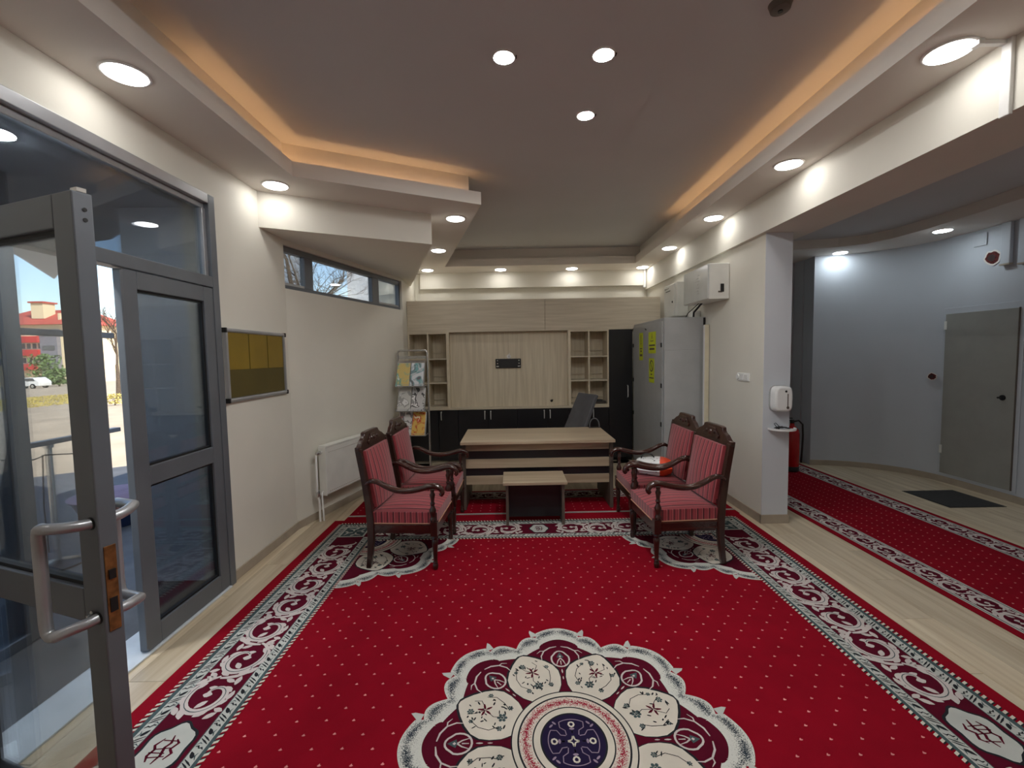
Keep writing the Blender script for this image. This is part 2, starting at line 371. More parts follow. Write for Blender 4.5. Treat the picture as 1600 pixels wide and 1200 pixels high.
def led(name, pts, label):
    g = G()
    for a, b in zip(pts, pts[1:]):
        a, b = Vector(a), Vector(b); d = (b - a).normalized(); n_ = Vector((-d.y, d.x)) * 0.005
        g.prism([tuple(a + n_), tuple(b + n_), tuple(b - n_), tuple(a - n_)], 3.0905, 3.096)
    return tag(g.build(name, m_led), label, 'light strip')
c5 = Vector(T5[2]) + (Vector(T5[1]) - Vector(T5[2])).normalized() * 0.06
led('led_strip', [(T5[1][0], 2.5), T5[1], tuple(c5)], 'amber light strip glowing in the left cove')
ra, rb = Vector(T5[4]), Vector(T5[5])
led('led_strip', [tuple(ra.lerp(rb, 0.20)), tuple(ra.lerp(rb, 0.93))], 'amber light strip glowing in the right cove')
t = thing('smoke_detector', 'small round detector on the flat ceiling at the top edge', 'detector', (1.35, 2.30, 3.34))
G().lathe([(0.02, -0.035), (0.045, -0.03), (0.05, -0.012), (0.055, 0)], n=20).build('housing', m_desk_edge, t, smooth=True)
G().lathe([(0.012, -0.04), (0.012, -0.034)], n=10).build('sensor', m_black, t)

# ------------------------------------------------------------------ entrance: frame, leaves
dw = struct(bpy.data.objects.new('door_1', None), 'grey aluminium entrance frame with glazed transom'); COL.objects.link(dw)
F = 0.065
G().box(-2.16, -2.07, 3.175, 3.24, 0, 2.80).build('jamb', m_alu, dw, bevel=0.004)
G().box(-2.16, -2.07, 1.5, 1.56, 0, 2.80).build('jamb', m_alu, dw, bevel=0.004)
G().box(-2.16, -2.07, 1.56, 3.175, 2.735, 2.80).build('head', m_alu_light, dw, bevel=0.004)
G().box(-2.16, -2.07, 1.56, 3.175, 2.16, 2.235).build('transom_bar', m_alu, dw, bevel=0.004)
G().box(-2.125, -2.105, 1.56, 3.175, 2.70, 2.735).box(-2.125, -2.095, 3.14, 3.175, 2.235, 2.70).build('glazing_bead', m_alu_light, dw, bevel=0.003)
G().box(-2.122, -2.114, 1.56, 3.14, 2.235, 2.70).build('transom_pane', m_glass_dim, dw)
G().box(-2.30, -2.06, 1.56, 3.175, 0.0, 0.012).build('threshold', mat('pale_threshold', (206, 214, 220), 0.4), dw, bevel=0.003)
def leaf(name, label, w, hgt, mid_z0, mid_z1, hinge_at_far, pane_m, nr):
    """local: x along the leaf from hinge (0) to free edge (w), y thickness (inside face at -), z up"""
    o = bpy.data.objects.new(name, None); COL.objects.link(o); struct(o, label)
    st = 0.095; T = 0.026
    for nm, b in (('hinge_stile', (0, st, -T, T, 0.0, hgt)), ('lock_stile', (w - st, w, -T, T, 0.0, hgt)), ('top_rail', (st, w - st, -T, T, hgt - 0.10, hgt)),
                  ('mid_rail', (st, w - st, -T, T, mid_z0, mid_z1)), ('bottom_rail', (st, w - st, -T, T, 0.0, 0.12))):
        G().box(*b).build(nm, m_alu, o, bevel=0.004)
    for z0, z1 in ((0.12, mid_z0), (mid_z1, hgt - 0.10)):
        G().box(st, w - st, -0.004, 0.004, z0, z1).build('pane', pane_m, o)
        q = G()
        for b in ((st, st + 0.012, -0.012, 0.012, z0, z1), (w - st - 0.012, w - st, -0.012, 0.012, z0, z1), (st, w - st, -0.012, 0.012, z0, z0 + 0.012), (st, w - st, -0.012, 0.012, z1 - 0.012, z1)): q.box(*b)
        q.build('gasket', m_black_rubber, o)
    return o
# far leaf, closed in its frame
fl2 = leaf('door_2', 'closed passive leaf of the entrance with two panes', 0.735, 2.14, 0.93, 1.04, True, m_glass_dim, 2)
fl2.location = (-2.10, 3.172, 0.014); fl2.rotation_euler = (0, 0, -PI / 2)
for z in (0.32, 1.78, 2.0 - 0.42):
    G().box(-0.035, 0.05, -0.050, -0.028, z, z + 0.03).box(-0.02, 0.012, -0.056, -0.028, z - 0.05, z + 0.03).build('hinge', m_alu, fl2, bevel=0.004)
G().box(0.735, 0.738, -0.018, 0.018, 0.96, 1.15).build('strike_plate', m_steel, fl2)
G().box(0.738, 0.7385, -0.008, 0.008, 1.085, 1.125).box(0.738, 0.7385, -0.008, 0.008, 0.99, 1.05).build('strike_hole', m_black, fl2)
G().box(0.735, 0.752, -0.008, 0.03, 0.02, 2.13).build('rebate', m_alu, fl2, bevel=0.003)
# near leaf, swung inwards
NW = 0.876
hx, hy = -2.085, 1.650; ex, ey = -1.252, 1.358
fl1 = leaf('door_3', 'open active leaf of the entrance with bar handles and brass lock', NW, 2.14, 0.82, 0.93, False, m_glass, 3)
fl1.location = (hx, hy, 0.014); fl1.rotation_euler = (0, 0, math.atan2(ey - hy, ex - hx))
for sgn in (-1, 1):
    y0 = sgn * 0.026; y1 = sgn * 0.114; xa = NW - 0.03; xb = NW - (0.108 if sgn < 0 else 0.175)
    up = [(xa, y0), (xa - 0.004, sgn * 0.055), (xa - 0.018, sgn * 0.085), (xa - 0.04, y1), (xb + 0.02, y1), (xb + 0.005, y1), (xb, y1)]
    zt = [1.145, 1.147, 1.150, 1.155, 1.155, 1.148, 1.130]; zb = [0.845, 0.842, 0.838, 0.830, 0.828, 0.838, 0.862]
    pts = [(x, y, z) for (x, y), z in zip(up, zt)] + [(xb, y1, 1.0)] + [(x, y, z) for (x, y), z in list(zip(up, zb))[::-1]]
    # round the corners
    sm = []
    for i in range(len(pts) - 1):
        a, b = Vector(pts[i]), Vector(pts[i + 1]); sm += [tuple(a), tuple(a.lerp(b, 0.5))]
    sm.append(pts[-1])
    hb = G().tube(sm, 0.0165, 14).build('bar_handle', m_alu_light, fl1, smooth=True)
    for z in (1.145, 0.845): G().lathe([(0.020, sgn * 0.026), (0.020, sgn * 0.029), (0.017, sgn * 0.030)], (xa, 0, z), 16, axis=1).build('rosette', m_black, fl1)
lk = G().box(NW, NW + 0.003, -0.016, 0.016, 0.80, 1.07).build('lock_plate', m_brass, fl1, bevel=0.001)
G().box(NW + 0.003, NW + 0.008, -0.009, 0.009, 0.965, 0.995).box(NW + 0.003, NW + 0.005, -0.010, 0.010, 0.86, 0.905).build('latch', m_black, lk)
G().lathe([(0.008, -0.033), (0.008, -0.030)], (NW - 0.05, 0, 0.86), 12, axis=1).box(NW - 0.054, NW - 0.046, -0.045, -0.03, 0.835, 0.86).build('keyhole', m_steel, fl1)
G().box(NW - 0.03, NW, -0.012, 0.012, 2.14, 2.152).build('top_bolt', m_steel, fl1)
G().lathe([(0.006, NW), (0.006, NW + 0.002)], (0, 0.004, 2.09), 10, axis=0).lathe([(0.006, NW), (0.006, NW + 0.002)], (0, 0.004, 2.06), 10, axis=0).build('edge_hole', m_black, fl1)

# window strip in the slanting wall
wn = bpy.data.objects.new('window_1', None); COL.objects.link(wn); struct(wn, 'narrow grey three pane window strip under the bulkhead')
SP = [(0.06, 0.38), (0.50, 1.60), (1.75, 2.27)]
g = G(); wslab(g, 0.06, 2.30, 0.03, 0.09, 2.665, 2.72); g.build('head', m_alu, wn, bevel=0.004)
g = G(); wslab(g, 0.06, 2.30, 0.03, 0.09, 2.315, 2.355); g.build('sill_rail', m_alu, wn, bevel=0.004)
for a, b in ((0.38, 0.50), (1.60, 1.75), (2.27, 2.30)):
    g = G(); wslab(g, a, b, 0.03, 0.09, 2.355, 2.665); g.build('mullion', m_alu, wn, bevel=0.004)
for a, b in SP:
    g = G(); wslab(g, a, b, 0.055, 0.062, 2.355, 2.665); g.build('pane', m_glass, wn)
    if a < 0.4 or a > 1.7:
        g = G(); wslab(g, a, b, 0.04, 0.075, 2.355, 2.378); g.build('bead', m_alu_light, wn)

# ------------------------------------------------------------------ rugs
class Rug:
    """collects flat pile shapes by yarn; each yarn becomes one part"""
    def __init__(s, root, z): s.root = root; s.z = z; s.g = {}
    def L(s, key, m, lev):
        if key not in s.g: s.g[key] = (G(), m)
        return s.g[key][0], s.z + lev * 0.0004
    def done(s):
        for k, (g, m) in s.g.items():
            o = g.build(k, m, s.root, fix=False)
            o['kind'] = 'stuff'
def ring_rect(g, x0, x1, y0, y1, a, b, z):
    for (p, q, r, t) in ((x0 + a, x0 + b, y0 + a, y1 - a), (x1 - b, x1 - a, y0 + a, y1 - a), (x0 + b, x1 - b, y0 + a, y0 + b), (x0 + b, x1 - b, y1 - b, y1 - a)):
        g.poly([(p, r), (q, r), (q, t), (p, t)], z)
def scroll_unit(R, M_, flip, sc=1.0, line=True):
    """one acanthus scroll around (0,0); M_ maps (u,v) to the floor"""
    def P(u, v): return M_(u * sc, (v if flip else -v) * sc)
    g, z = R.L('scrolls', m_scroll, 4)
    pts = []; ws = []
    for i in range(30):
        t = i / 29; th = math.radians(-165 + 420 * t); r = 0.104 * (1 - t) ** 0.8 + 0.020
        pts.append(P(r * math.cos(th) * 1.12, r * math.sin(th))); ws.append((0.013 + 0.024 * max(0.0, math.sin(PI * min(1, t * 1.15)))) * sc)
    g.ribbon(pts, ws, z)
    if line:
        h, zz = R.L('scroll_lines', m_green, 6); h.ribbon(pts[3:-3], 0.004 * sc, zz)
    tail = [P(*p) for p in ((-0.122, -0.030), (-0.125, 0.01), (-0.135, 0.05), (-0.155, 0.085), (-0.185, 0.10), (-0.20, 0.085))]
    g.ribbon(tail, [0.012 * sc, 0.02 * sc, 0.022 * sc, 0.018 * sc, 0.012 * sc, 0.005 * sc], z)
    for th, r, a, b, da in ((-120, 0.112, 0.034, 0.012, 70), (-75, 0.112, 0.03, 0.012, 110), (-35, 0.118, 0.034, 0.012, 60), (15, 0.10, 0.03, 0.012, 115), (60, 0.085, 0.03, 0.011, 60), (120, 0.075, 0.026, 0.010, 110), (200, 0.05, 0.022, 0.009, 60), (-10, 0.05, 0.026, 0.010, 150), (250, 0.02, 0.02, 0.012, 20), (35, 0.135, 0.026, 0.010, 95), (50, 0.125, 0.022, 0.009, 20), (-52, 0.135, 0.026, 0.010, 85), (-130, 0.137, 0.026, 0.010, 95), (-143, 0.14, 0.02, 0.008, 30), (140, 0.118, 0.028, 0.010, 40), (158, 0.098, 0.024, 0.009, 90), (90, 0.098, 0.028, 0.009, 85)):
        w = math.radians(th); cu, cv = r * math.cos(w) * 1.12, r * math.sin(w); d = w + math.radians(da); pp = []
        a *= 1.15; b *= 1.55
        for j in range(10):
            q = 2 * PI * j / 10; u = a * math.cos(q); v = b * math.sin(q) * (1 - 0.6 * abs(math.cos(q)) ** 2)
            pp.append(P(cu + u * math.cos(d) - v * math.sin(d), cv + u * math.sin(d) + v * math.cos(d)))
        g.poly(pp, z + 0.0002)
def leaf_band(R, M_, u0, u1, w, pitch=0.117):
    """silver guard band: dark leaf, squiggle and slanting veins; v runs 0..w"""
    g, z = R.L('leaf_band_marks', m_ink, 4); h, z2 = R.L('leaf_band_veins', m_green, 3.5)
    n = max(1, int(round((u1 - u0) / pitch))); p = (u1 - u0) / n
    for i in range(n):
        c = u0 + (i + 0.5) * p
        pp = []
        for j in range(9):
            q = 2 * PI * j / 9; u = 0.021 * math.cos(q); v = 0.0095 * math.sin(q) * (1 - 0.6 * max(0, math.cos(q)))
            pp.append(M_(c - 0.03 + u * 0.8 - v * 0.6, w * 0.62 + u * 0.6 + v * 0.8))
        g.poly(pp, z)
        g.ribbon([M_(c + du, w * fv) for du, fv in ((-0.004, 0.12), (0.006, 0.3), (0.002, 0.5), (0.014, 0.66), (0.012, 0.9))], [0.003, 0.008, 0.005, 0.008, 0.003], z)
        for k in (0.034, 0.05):
            g.ribbon([M_(c + k - 0.012, w * 0.08), M_(c + k + 0.002, w * 0.45), M_(c + k + 0.018, w * 0.92)], [0.003, 0.0075, 0.003], z)
        h.ribbon([M_(c - 0.055, w * 0.1), M_(c - 0.035, w * 0.32), M_(c - 0.02, w * 0.2)], [0.002, 0.007, 0.002], z2)
        h.ribbon([M_(c + 0.02, w * 0.95), M_(c + 0.03, w * 0.7), M_(c + 0.024, w * 0.5)], [0.002, 0.006, 0.002], z2)
def rope(R, M_, u0, u1, w, pitch=0.030):
    g, z = R.L('rope_dashes', m_cream, 3); h, z2 = R.L('rope_gaps', m_ink, 2.5)
    u = u0
    while u < u1:
        g.poly([M_(u, 0), M_(u + 0.014, 0), M_(u + 0.024, w), M_(u + 0.010, w)], z)
        h.poly([M_(u + 0.014, 0), M_(u + 0.021, 0), M_(u + 0.031, w), M_(u + 0.024, w)], z2)
        u += pitch
def medallion(R, cx, cy, a0, a1, k=1.0, ky=1.06):
    """scalloped sun medallion between the angles a0..a1 (degrees)"""
    def P(r, deg):
        w = math.radians(deg); return (cx + k * r * math.cos(w), cy + k * ky * r * math.sin(w))
    def dev(deg): return abs((deg + 22.5) % 45 - 22.5) / 22.5            # 0 at a lobe, 1 at a petal
    def r_out(deg):
        d = dev(deg)
        if d < 0.46: return 0.708 + 0.036 * math.cos(d / 0.46 * PI / 2)
        t = (d - 0.46) / 0.54; return 0.672 - 0.055 * t + 0.036 * math.sin(PI * min(1, t))
    def r_in(deg):
        d = dev(deg)
        if d < 0.40: return 0.612 + 0.032 * math.cos(d / 0.40 * PI / 2)
        return 0.590 - 0.052 * (d - 0.40) / 0.60
    degs = []; d = a0
    while d <= a1 + 1e-6: degs.append(d); d += 0.75
    full = a1 - a0 > 359
    g, z = R.L('medallion_ground', m_maroon, 1)
    g.poly(([] if full else [(cx, cy)]) + [P(r_in(q) + 0.02, q) for q in (degs[:-1] if full else degs)], z)
    b, z = R.L('medallion_border', m_band, 2); N = 7; o = len(b.v)
    for q in degs:
        ro, ri = r_out(q), r_in(q); dd = dev(q); amp = 0.55 + 0.45 * abs(math.sin(dd * 7))
        for j in range(N):
            t = j / (N - 1); b.v.append((*P(ri + (ro - ri) * t, q), z)); b.d.append(max(0.0, (0.0, 0.0, 0.10, 0.55, 0.85, 0.45, 0.05)[j] * amp))
    for i in range(len(degs) - 1):
        for j in range(N - 1): b.f.append((o + i * N + j, o + i * N + j + 1, o + (i + 1) * N + j + 1, o + (i + 1) * N + j))
    s_, z = R.L('medallion_spikes', m_silver, 3); c_, zc = R.L('medallion_cusps', m_maroon, 3)
    for lobe in range(0, 8):
        for sg in (-1, 1):
            q = lobe * 45 + sg * 10.2
            qq = q % 360
            if not full and not (a0 - 1 <= (qq if a0 >= 0 else (qq if qq <= a1 + 1 else qq - 360)) <= a1 + 1): continue
            s_.poly([P(r_out(q) - 0.02, q - sg * 2.2), P(r_out(q) - 0.005, q - sg * 0.4), P(r_out(q) + 0.034, q + sg * 2.0), P(0.725, q + sg * 2.6), P(0.682, q + sg * 2.6)], z)
            c_.poly([P(r_in(q) + 0.0, q + sg * 0.5), P(r_in(q) + 0.012, q + sg * 0.0), P(r_in(q) + 0.03, q - sg * 1.6), P(r_in(q) - 0.005, q - sg * 2.5)], zc + 0.0001)
    w_, zp = R.L('petals', m_cream, 3); ol, zo = R.L('petal_outlines', m_ink, 2.6); fm, zf = R.L('petal_flowers', m_ink, 4); fr, _ = R.L('petal_sprigs', m_maroon, 4.2); fg, _ = R.L('petal_rosettes', m_green, 4.1)
    rnd = random.Random(3)
    for i in range(8):
        q = 22.5 + 45 * i
        if not full:
            qn = q if a0 >= 0 else (q if q <= a1 else q - 360)
            if not (a0 <= qn <= a1): continue
        half = [(0.262, 14.5), (0.285, 17.3), (0.31, 19.4), (0.36, 20.3), (0.405, 19.6), (0.445, 16.8), (0.48, 12.4), (0.515, 7.2), (0.540, 3.4), (0.552, 0.9)]
        pts = [P(r, q + h_) for r, h_ in half] + [P(r, q - h_) for r, h_ in half[::-1]]
        out = [P(r + (0.008 if r > 0.3 else 0), q + h_ + 0.9) for r, h_ in half] + [P(r + (0.008 if r > 0.3 else 0), q - h_ - 0.9) for r, h_ in half[::-1]]
        w_.poly(pts, zp); ol.poly(out, zo)
        def flower(r, da, rad, gg, zz):
            x, y = P(r, q + da)
            for j in range(6): gg.blob(x + rad * math.cos(j * PI / 3) * 0.7, y + rad * math.sin(j * PI / 3) * 0.7, rad * 0.42, rad * 0.36, j * PI / 3, zz, 6)
            gg.blob(x, y, rad * 0.3, rad * 0.3, 0, zz, 6)
        flower(0.33, 0.5, 0.022, fg, zf); flower(0.32, -10.5, 0.013, fg, zf); flower(0.325, 10.5, 0.013, fg, zf); flower(0.48, 3, 0.016, fg, zf); flower(0.44, -12, 0.012, fg, zf); flower(0.46, 9, 0.01, fg, zf)
        for j in range(5):
            x, y = P(0.42, q - 1); w = j * 1.256 + i; fr.blob(x + 0.02 * math.cos(w), y + 0.02 * math.sin(w), 0.018, 0.006, w, zf + 0.0001, 7, 0.5)
        for st in (((0.33, 0), (0.37, 2), (0.42, -1)), ((0.32, -9), (0.36, -12), (0.41, -13), (0.45, -10)), ((0.33, 9), (0.37, 13), (0.42, 12), (0.47, 8)), ((0.42, -1), (0.45, 3), (0.49, 5)), ((0.42, -2), (0.46, -6), (0.49, -4))):
            fm.ribbon([P(r, q + a) for r, a in st], 0.0034, zf)
        for j in range(26):
            r = rnd.uniform(0.30, 0.505); lim = 13.5 if r < 0.46 else 8; x, y = P(r, q + rnd.uniform(-lim, lim))
            fm.blob(x, y, rnd.uniform(0.007, 0.014), rnd.uniform(0.003, 0.005), rnd.uniform(0, PI), zf, 6, 0.4)
    # rings
    def annulus(key, m, lev, r0, r1, n=96, dens=None):
        g, z = R.L(key, m, lev); o = len(g.v); st = [a0 + (a1 - a0) * i / n for i in range(n + 1)]; rr = [r0, (r0 + r1) / 2, r1] if dens else [r0, r1]; k_ = len(rr)
        for q in st:
            for j, r in enumerate(rr):
                g.v.append((*P(r, q), z))
                if dens: g.d.append(dens[j])
        for i in range(n):
            for j in range(k_ - 1): g.f.append((o + i * k_ + j, o + i * k_ + j + 1, o + (i + 1) * k_ + j + 1, o + (i + 1) * k_ + j))
    annulus('ring_outlines', m_ink, 3.4, 0.0001, 0.268)
    annulus('white_rings', m_cream, 4, 0.240, 0.262); annulus('shaded_ring', m_ring, 4, 0.176, 0.232, dens=(0.05, 0.72, 0.1)); annulus('white_rings', m_cream, 4, 0.142, 0.170)
    annulus('navy_disc', m_navy, 4, 0.0001, 0.134)
    # buds in the gaps
    bd, zb = R.L('buds', m_scroll, 3); bg, zg = R.L('bud_hearts', m_green, 3.2)
    for i in range(8):
        q = 45 * i
        if not full:
            qn = q if a0 >= 0 else (q if q <= a1 else q - 360)
            if not (a0 + 10 <= qn <= a1 - 10): continue
        def Q(r, t): return P(r, q + math.degrees(t / r))
        ring = [Q(0.49 + 0.058 * math.cos(w), 0.048 * math.sin(w) * (1.0 if math.cos(w) < 0.5 else 0.85)) for w in [2 * PI * j / 20 for j in range(21)]]
        bd.ribbon(ring, 0.009, zb)
        bg.poly([Q(0.538, 0.0), Q(0.50, 0.020), Q(0.495, 0.0), Q(0.50, -0.020)], zg)
        bd.poly([Q(0.507, 0.007), Q(0.499, 0.0), Q(0.507, -0.007), Q(0.515, 0.0)], zb + 0.0002)
        for sg in (-1, 1):
            bd.ribbon([Q(0.495, 0), Q(0.475, sg * 0.014), Q(0.445, sg * 0.024)], [0.008, 0.006, 0.003], zb)
            bd.ribbon([Q(0.585, sg * 0.012), Q(0.578, sg * 0.05), Q(0.556, sg * 0.085), Q(0.52, sg * 0.102), Q(0.49, sg * 0.10)], [0.005, 0.009, 0.008, 0.007, 0.003], zb)
            bd.ribbon([Q(0.556, sg * 0.085), Q(0.56, sg * 0.105), Q(0.545, sg * 0.125)], [0.006, 0.006, 0.002], zb)
        bd.ribbon([Q(0.475, 0), Q(0.445, 0)], [0.006, 0.004], zb)
        bd.blob(*Q(0.40, 0.0), 0.016, 0.004, math.radians(q), zb, 8, 0.5); bd.blob(*Q(0.355, 0.0), 0.012, 0.003, math.radians(q), zb, 8, 0.5)
    # motifs in the navy disc
    mo, zm = R.L('disc_motifs', m_cream, 5); ml, zl = R.L('disc_tracery', m_lilac, 4.8)
    for i in range(4):
        q = 90 * i
        if not full and not (a0 <= (q if a0 >= 0 else (q if q <= a1 else q - 360)) <= a1): continue
        mo.ribbon([P(0.082 + 0.012 * math.cos(w), q + 8.5 * math.sin(w)) for w in [2 * PI * j / 8 for j in range(9)]], 0.008, zm)
        ml.ribbon([P(0.108, q + a) for a in range(-30, 31, 6)], 0.004, zl)
        for sg in (-1, 1):
            ml.ribbon([P(0.108, q + sg * 30), P(0.085, q + sg * 38), P(0.06, q + sg * 30), P(0.04, q + sg * 42)], 0.004, zl)
            mo.blob(*P(0.045, q), 0.009, 0.003, math.radians(q), zm, 6); ml.blob(*P(0.117, q + sg * 40), 0.012, 0.005, math.radians(q + 45), zl, 7)
        mo.ribbon([P(0.024, q), P(0.010, q + 45), P(0.024, q + 90)], [0.009, 0.006, 0.009], zm)
        ml.blob(*P(0.06, q), 0.012, 0.006, math.radians(q + 90), zl, 8)

X0, X1, Y0, Y1 = -1.812, 2.285, -0.85, 4.45
rug = thing('rug', 'large crimson rug with a sun medallion and scrolled borders under the armchairs', 'rug', (0, 0, 0.0005))
G().box(X0, X1, Y0, Y1, 0, 0.0075).build('field', m_red, rug, bevel=0.003)
R = Rug(rug, 0.0078)
g, z = R.L('border_ground', m_maroon, 1.2); ring_rect(g, X0, X1, Y0, Y1, 0.185, 0.43, z)
g, z = R.L('leaf_bands', m_silver, 1.2); ring_rect(g, X0, X1, Y0, Y1, 0.128, 0.185, z); ring_rect(g, X0, X1, Y0, Y1, 0.43, 0.482, z)
g, z = R.L('guard_lines', m_green, 1.2); ring_rect(g, X0, X1, Y0, Y1, 0.106, 0.128, z); ring_rect(g, X0, X1, Y0, Y1, 0.482, 0.50, z)
ring_rect(g, X0, X1, Y0, Y1, 0.183, 0.187, z + 0.0004); ring_rect(g, X0, X1, Y0, Y1, 0.428, 0.432, z + 0.0004)
def side_maps():
    LY, LX = Y1 - Y0, X1 - X0
    return [(LY, lambda u, v: (X0 + v, Y0 + u)), (LY, lambda u, v: (X1 - v, Y1 - u)), (LX, lambda u, v: (X0 + u, Y1 - v)), (LX, lambda u, v: (X1 - u, Y0 + v))]
for k, (Ls, mp_) in enumerate(side_maps()):
    rope(R, lambda u, v: mp_(u, 0.082 + v), 0.10, Ls - 0.12, 0.024)
    rope(R, lambda u, v: mp_(u, 0.50 + v), 0.51, Ls - 0.53, 0.02)
    leaf_band(R, lambda u, v: mp_(u, 0.128 + v), 0.15, Ls - 0.15, 0.057); leaf_band(R, lambda u, v: mp_(u, 0.482 - v), 0.46, Ls - 0.46, 0.05)
    n = int((Ls / 2 - 0.44 - 0.16) / 0.26); 
    for h in (-1, 1):
        for i in range(n):
            u = Ls / 2 + h * (0.30 + i * 0.268)
            scroll_unit(R, (lambda u_, h_: (lambda a, b: mp_(u_ + (-a if h_ > 0 else a), 0.3075 + b)))(u, h), i % 2 == 0)
    # cartouche in the middle of the side
    cg, cz = R.L('cartouches', m_silver, 4.5); co, coz = R.L('cartouche_outlines', m_ink, 4.1); ci, ciz = R.L('cartouche_script', m_maroon, 5.2)
    ka = 1.0 if k < 2 else 0.62
    def lob(a, b, e): return [mp_(Ls / 2 + (a * ka + e) * math.cos(w) * (1 + 0.07 * math.cos(6 * w)), 0.3075 + (b + e) * math.sin(w) * (1 + 0.07 * math.cos(6 * w))) for w in [2 * PI * j / 36 for j in range(36)]]
    cg.poly(lob(0.13, 0.095, 0), cz); co.poly(lob(0.13, 0.095, 0.012), coz)
    for st in (((-0.06, -0.03), (-0.03, -0.045), (0, -0.035), (0.02, -0.05), (0.055, -0.03)), ((-0.07, 0.0), (-0.03, 0.01), (0.01, 0.0), (0.03, 0.012), (0.07, 0.0)), ((-0.05, 0.035), (-0.02, 0.05), (0.0, 0.03), (0.03, 0.045), (0.05, 0.025)), ((-0.04, -0.04), (-0.035, 0.03)), ((0.0, -0.04), (0.006, 0.03)), ((0.045, -0.03), (0.04, 0.035)), ((-0.015, -0.05), (-0.02, 0.02))):
        ci.ribbon([mp_(Ls / 2 + u * ka, 0.3075 + v) for u, v in st], [0.006] + [0.013] * (len(st) - 2) + [0.005], ciz)
for cx, sx in ((X0, 1), (X1, -1)):
    for cy, sy in ((Y0, 1), (Y1, -1)):
        q = lambda a, b: (cx + sx * a, cy + sy * b)
        g, z = R.L('corner_frames', m_silver, 5.5); g.poly([q(0.188, 0.188), q(0.428, 0.188), q(0.428, 0.428), q(0.188, 0.428)], z)
        g, z = R.L('corner_tiles', m_green, 6); g.poly([q(0.205, 0.205), q(0.411, 0.205), q(0.411, 0.411), q(0.205, 0.411)], z)
        g, z = R.L('corner_marks', m_silver, 6.5)
        for i in range(4):
            w = i * PI / 2 + PI / 4
            g.ribbon([q(0.308 + 0.02 * math.cos(w), 0.308 + 0.02 * math.sin(w)), q(0.308 + 0.06 * math.cos(w + .4), 0.308 + 0.06 * math.sin(w + .4)), q(0.308 + 0.11 * math.cos(w), 0.308 + 0.11 * math.sin(w))], [0.012, 0.022, 0.006], z)
            g.blob(*q(0.308 + 0.075 * math.cos(w + PI / 4), 0.308 + 0.075 * math.sin(w + PI / 4)), 0.022, 0.013, w, z, 8)
MX, MY = 0.237, 1.80
medallion(R, MX, MY, 0, 360)
FI = 0.52
for cx, cy, a0, a1 in ((X0 + FI, Y1 - FI, -90, 0), (X1 - FI, Y1 - FI, 180, 270), (X0 + FI, Y0 + FI, 0, 90), (X1 - FI, Y0 + FI, 90, 180)):
    medallion(R, cx, cy, a0, a1, 1.07, 1.03)
g, z = R.L('dots', m_pink, 2); j = 0; y = Y0 + FI + 0.03
while y < Y1 - FI - 0.02:
    xx = X0 + FI + 0.035 + (0.0645 if j % 2 else 0)
    while xx < X1 - FI - 0.02:
        ok = math.hypot((xx - MX), (y - MY) / 1.06) > 0.77
        for cx in (X0 + FI, X1 - FI):
            for cy in (Y0 + FI, Y1 - FI):
                if math.hypot(xx - cx, (y - cy) / 1.03) < 0.82: ok = False
        if ok:
            a, b = xx + random.uniform(-.003, .003), y + random.uniform(-.003, .003)
            g.poly([(a - 0.0075, b - 0.0035), (a - 0.0025, b - 0.006), (a + 0.005, b - 0.005), (a + 0.0085, b - 0.001), (a + 0.003, b + 0.002), (a + 0.001, b + 0.0075), (a - 0.0035, b + 0.003)], z)
        xx += 0.129
    y += 0.0745; j += 1
R.done()

def runner(name, label, x0, x1, y0, y1, along_y, loc_z):
    """long strip with patterned bands on its two long sides"""
    t = thing(name, label, 'rug', (0, 0, loc_z))
    G().box(x0, x1, y0, y1, 0, 0.006).build('field', m_red, t, bevel=0.002)
    R = Rug(t, 0.0062)
    Lr, Wr = (y1 - y0, x1 - x0) if along_y else (x1 - x0, y1 - y0)
    def mp(u, v): return (x0 + v, y0 + u) if along_y else (x0 + u, y0 + v)
    for h in (0, 1):
        q = (lambda u, v: mp(u, v)) if h == 0 else (lambda u, v: mp(u, Wr - v))
        def strip(key, m, lev, a, b):
            g, z = R.L(key, m, lev); g.poly([q(0, a), q(Lr, a), q(Lr, b), q(0, b)], z)
        strip('edge', m_red, 1, 0, 0.055)
        strip('border_ground', m_maroon, 1, 0.055, 0.27); strip('leaf_bands', m_silver, 1.4, 0.055, 0.085); strip('leaf_bands', m_silver, 1.4, 0.24, 0.27)
        strip('guard_lines', m_ink, 1.8, 0.066, 0.072); strip('guard_lines', m_ink, 1.8, 0.252, 0.258)
        n = int(Lr / 0.19)
        for i in range(n):
            uc = (i + 0.5) * Lr / n
            scroll_unit(R, lambda a, b: q(uc + a, 0.1625 + b), i % 2 == 0, 0.68, False)
    g, z = R.L('dots', m_pink, 2); v = 0.33; 
    while v < Wr - 0.30:
        u = 0.04
        while u < Lr - 0.03:
            a, b = mp(u, v); g.poly([(a - 0.007, b - 0.004), (a + 0.004, b - 0.006), (a + 0.008, b), (a, b + 0.007)], z); u += 0.062
        v += 0.098
    R.done(); return t
rn = runner('runner_rug', 'crimson runner with scrolled edges laid along the corridor', 2.85, 4.16, -1.0, 6.55, True, 0.0005)
rd = thing('runner_rug', 'crimson runner crosswise under the desk behind the big rug', 'rug', (0, 0, 0.0005))
G().box(-1.72, 2.30, 4.455, 5.36, 0, 0.006).build('field', m_red, rd, bevel=0.002)
R = Rug(rd, 0.0062)
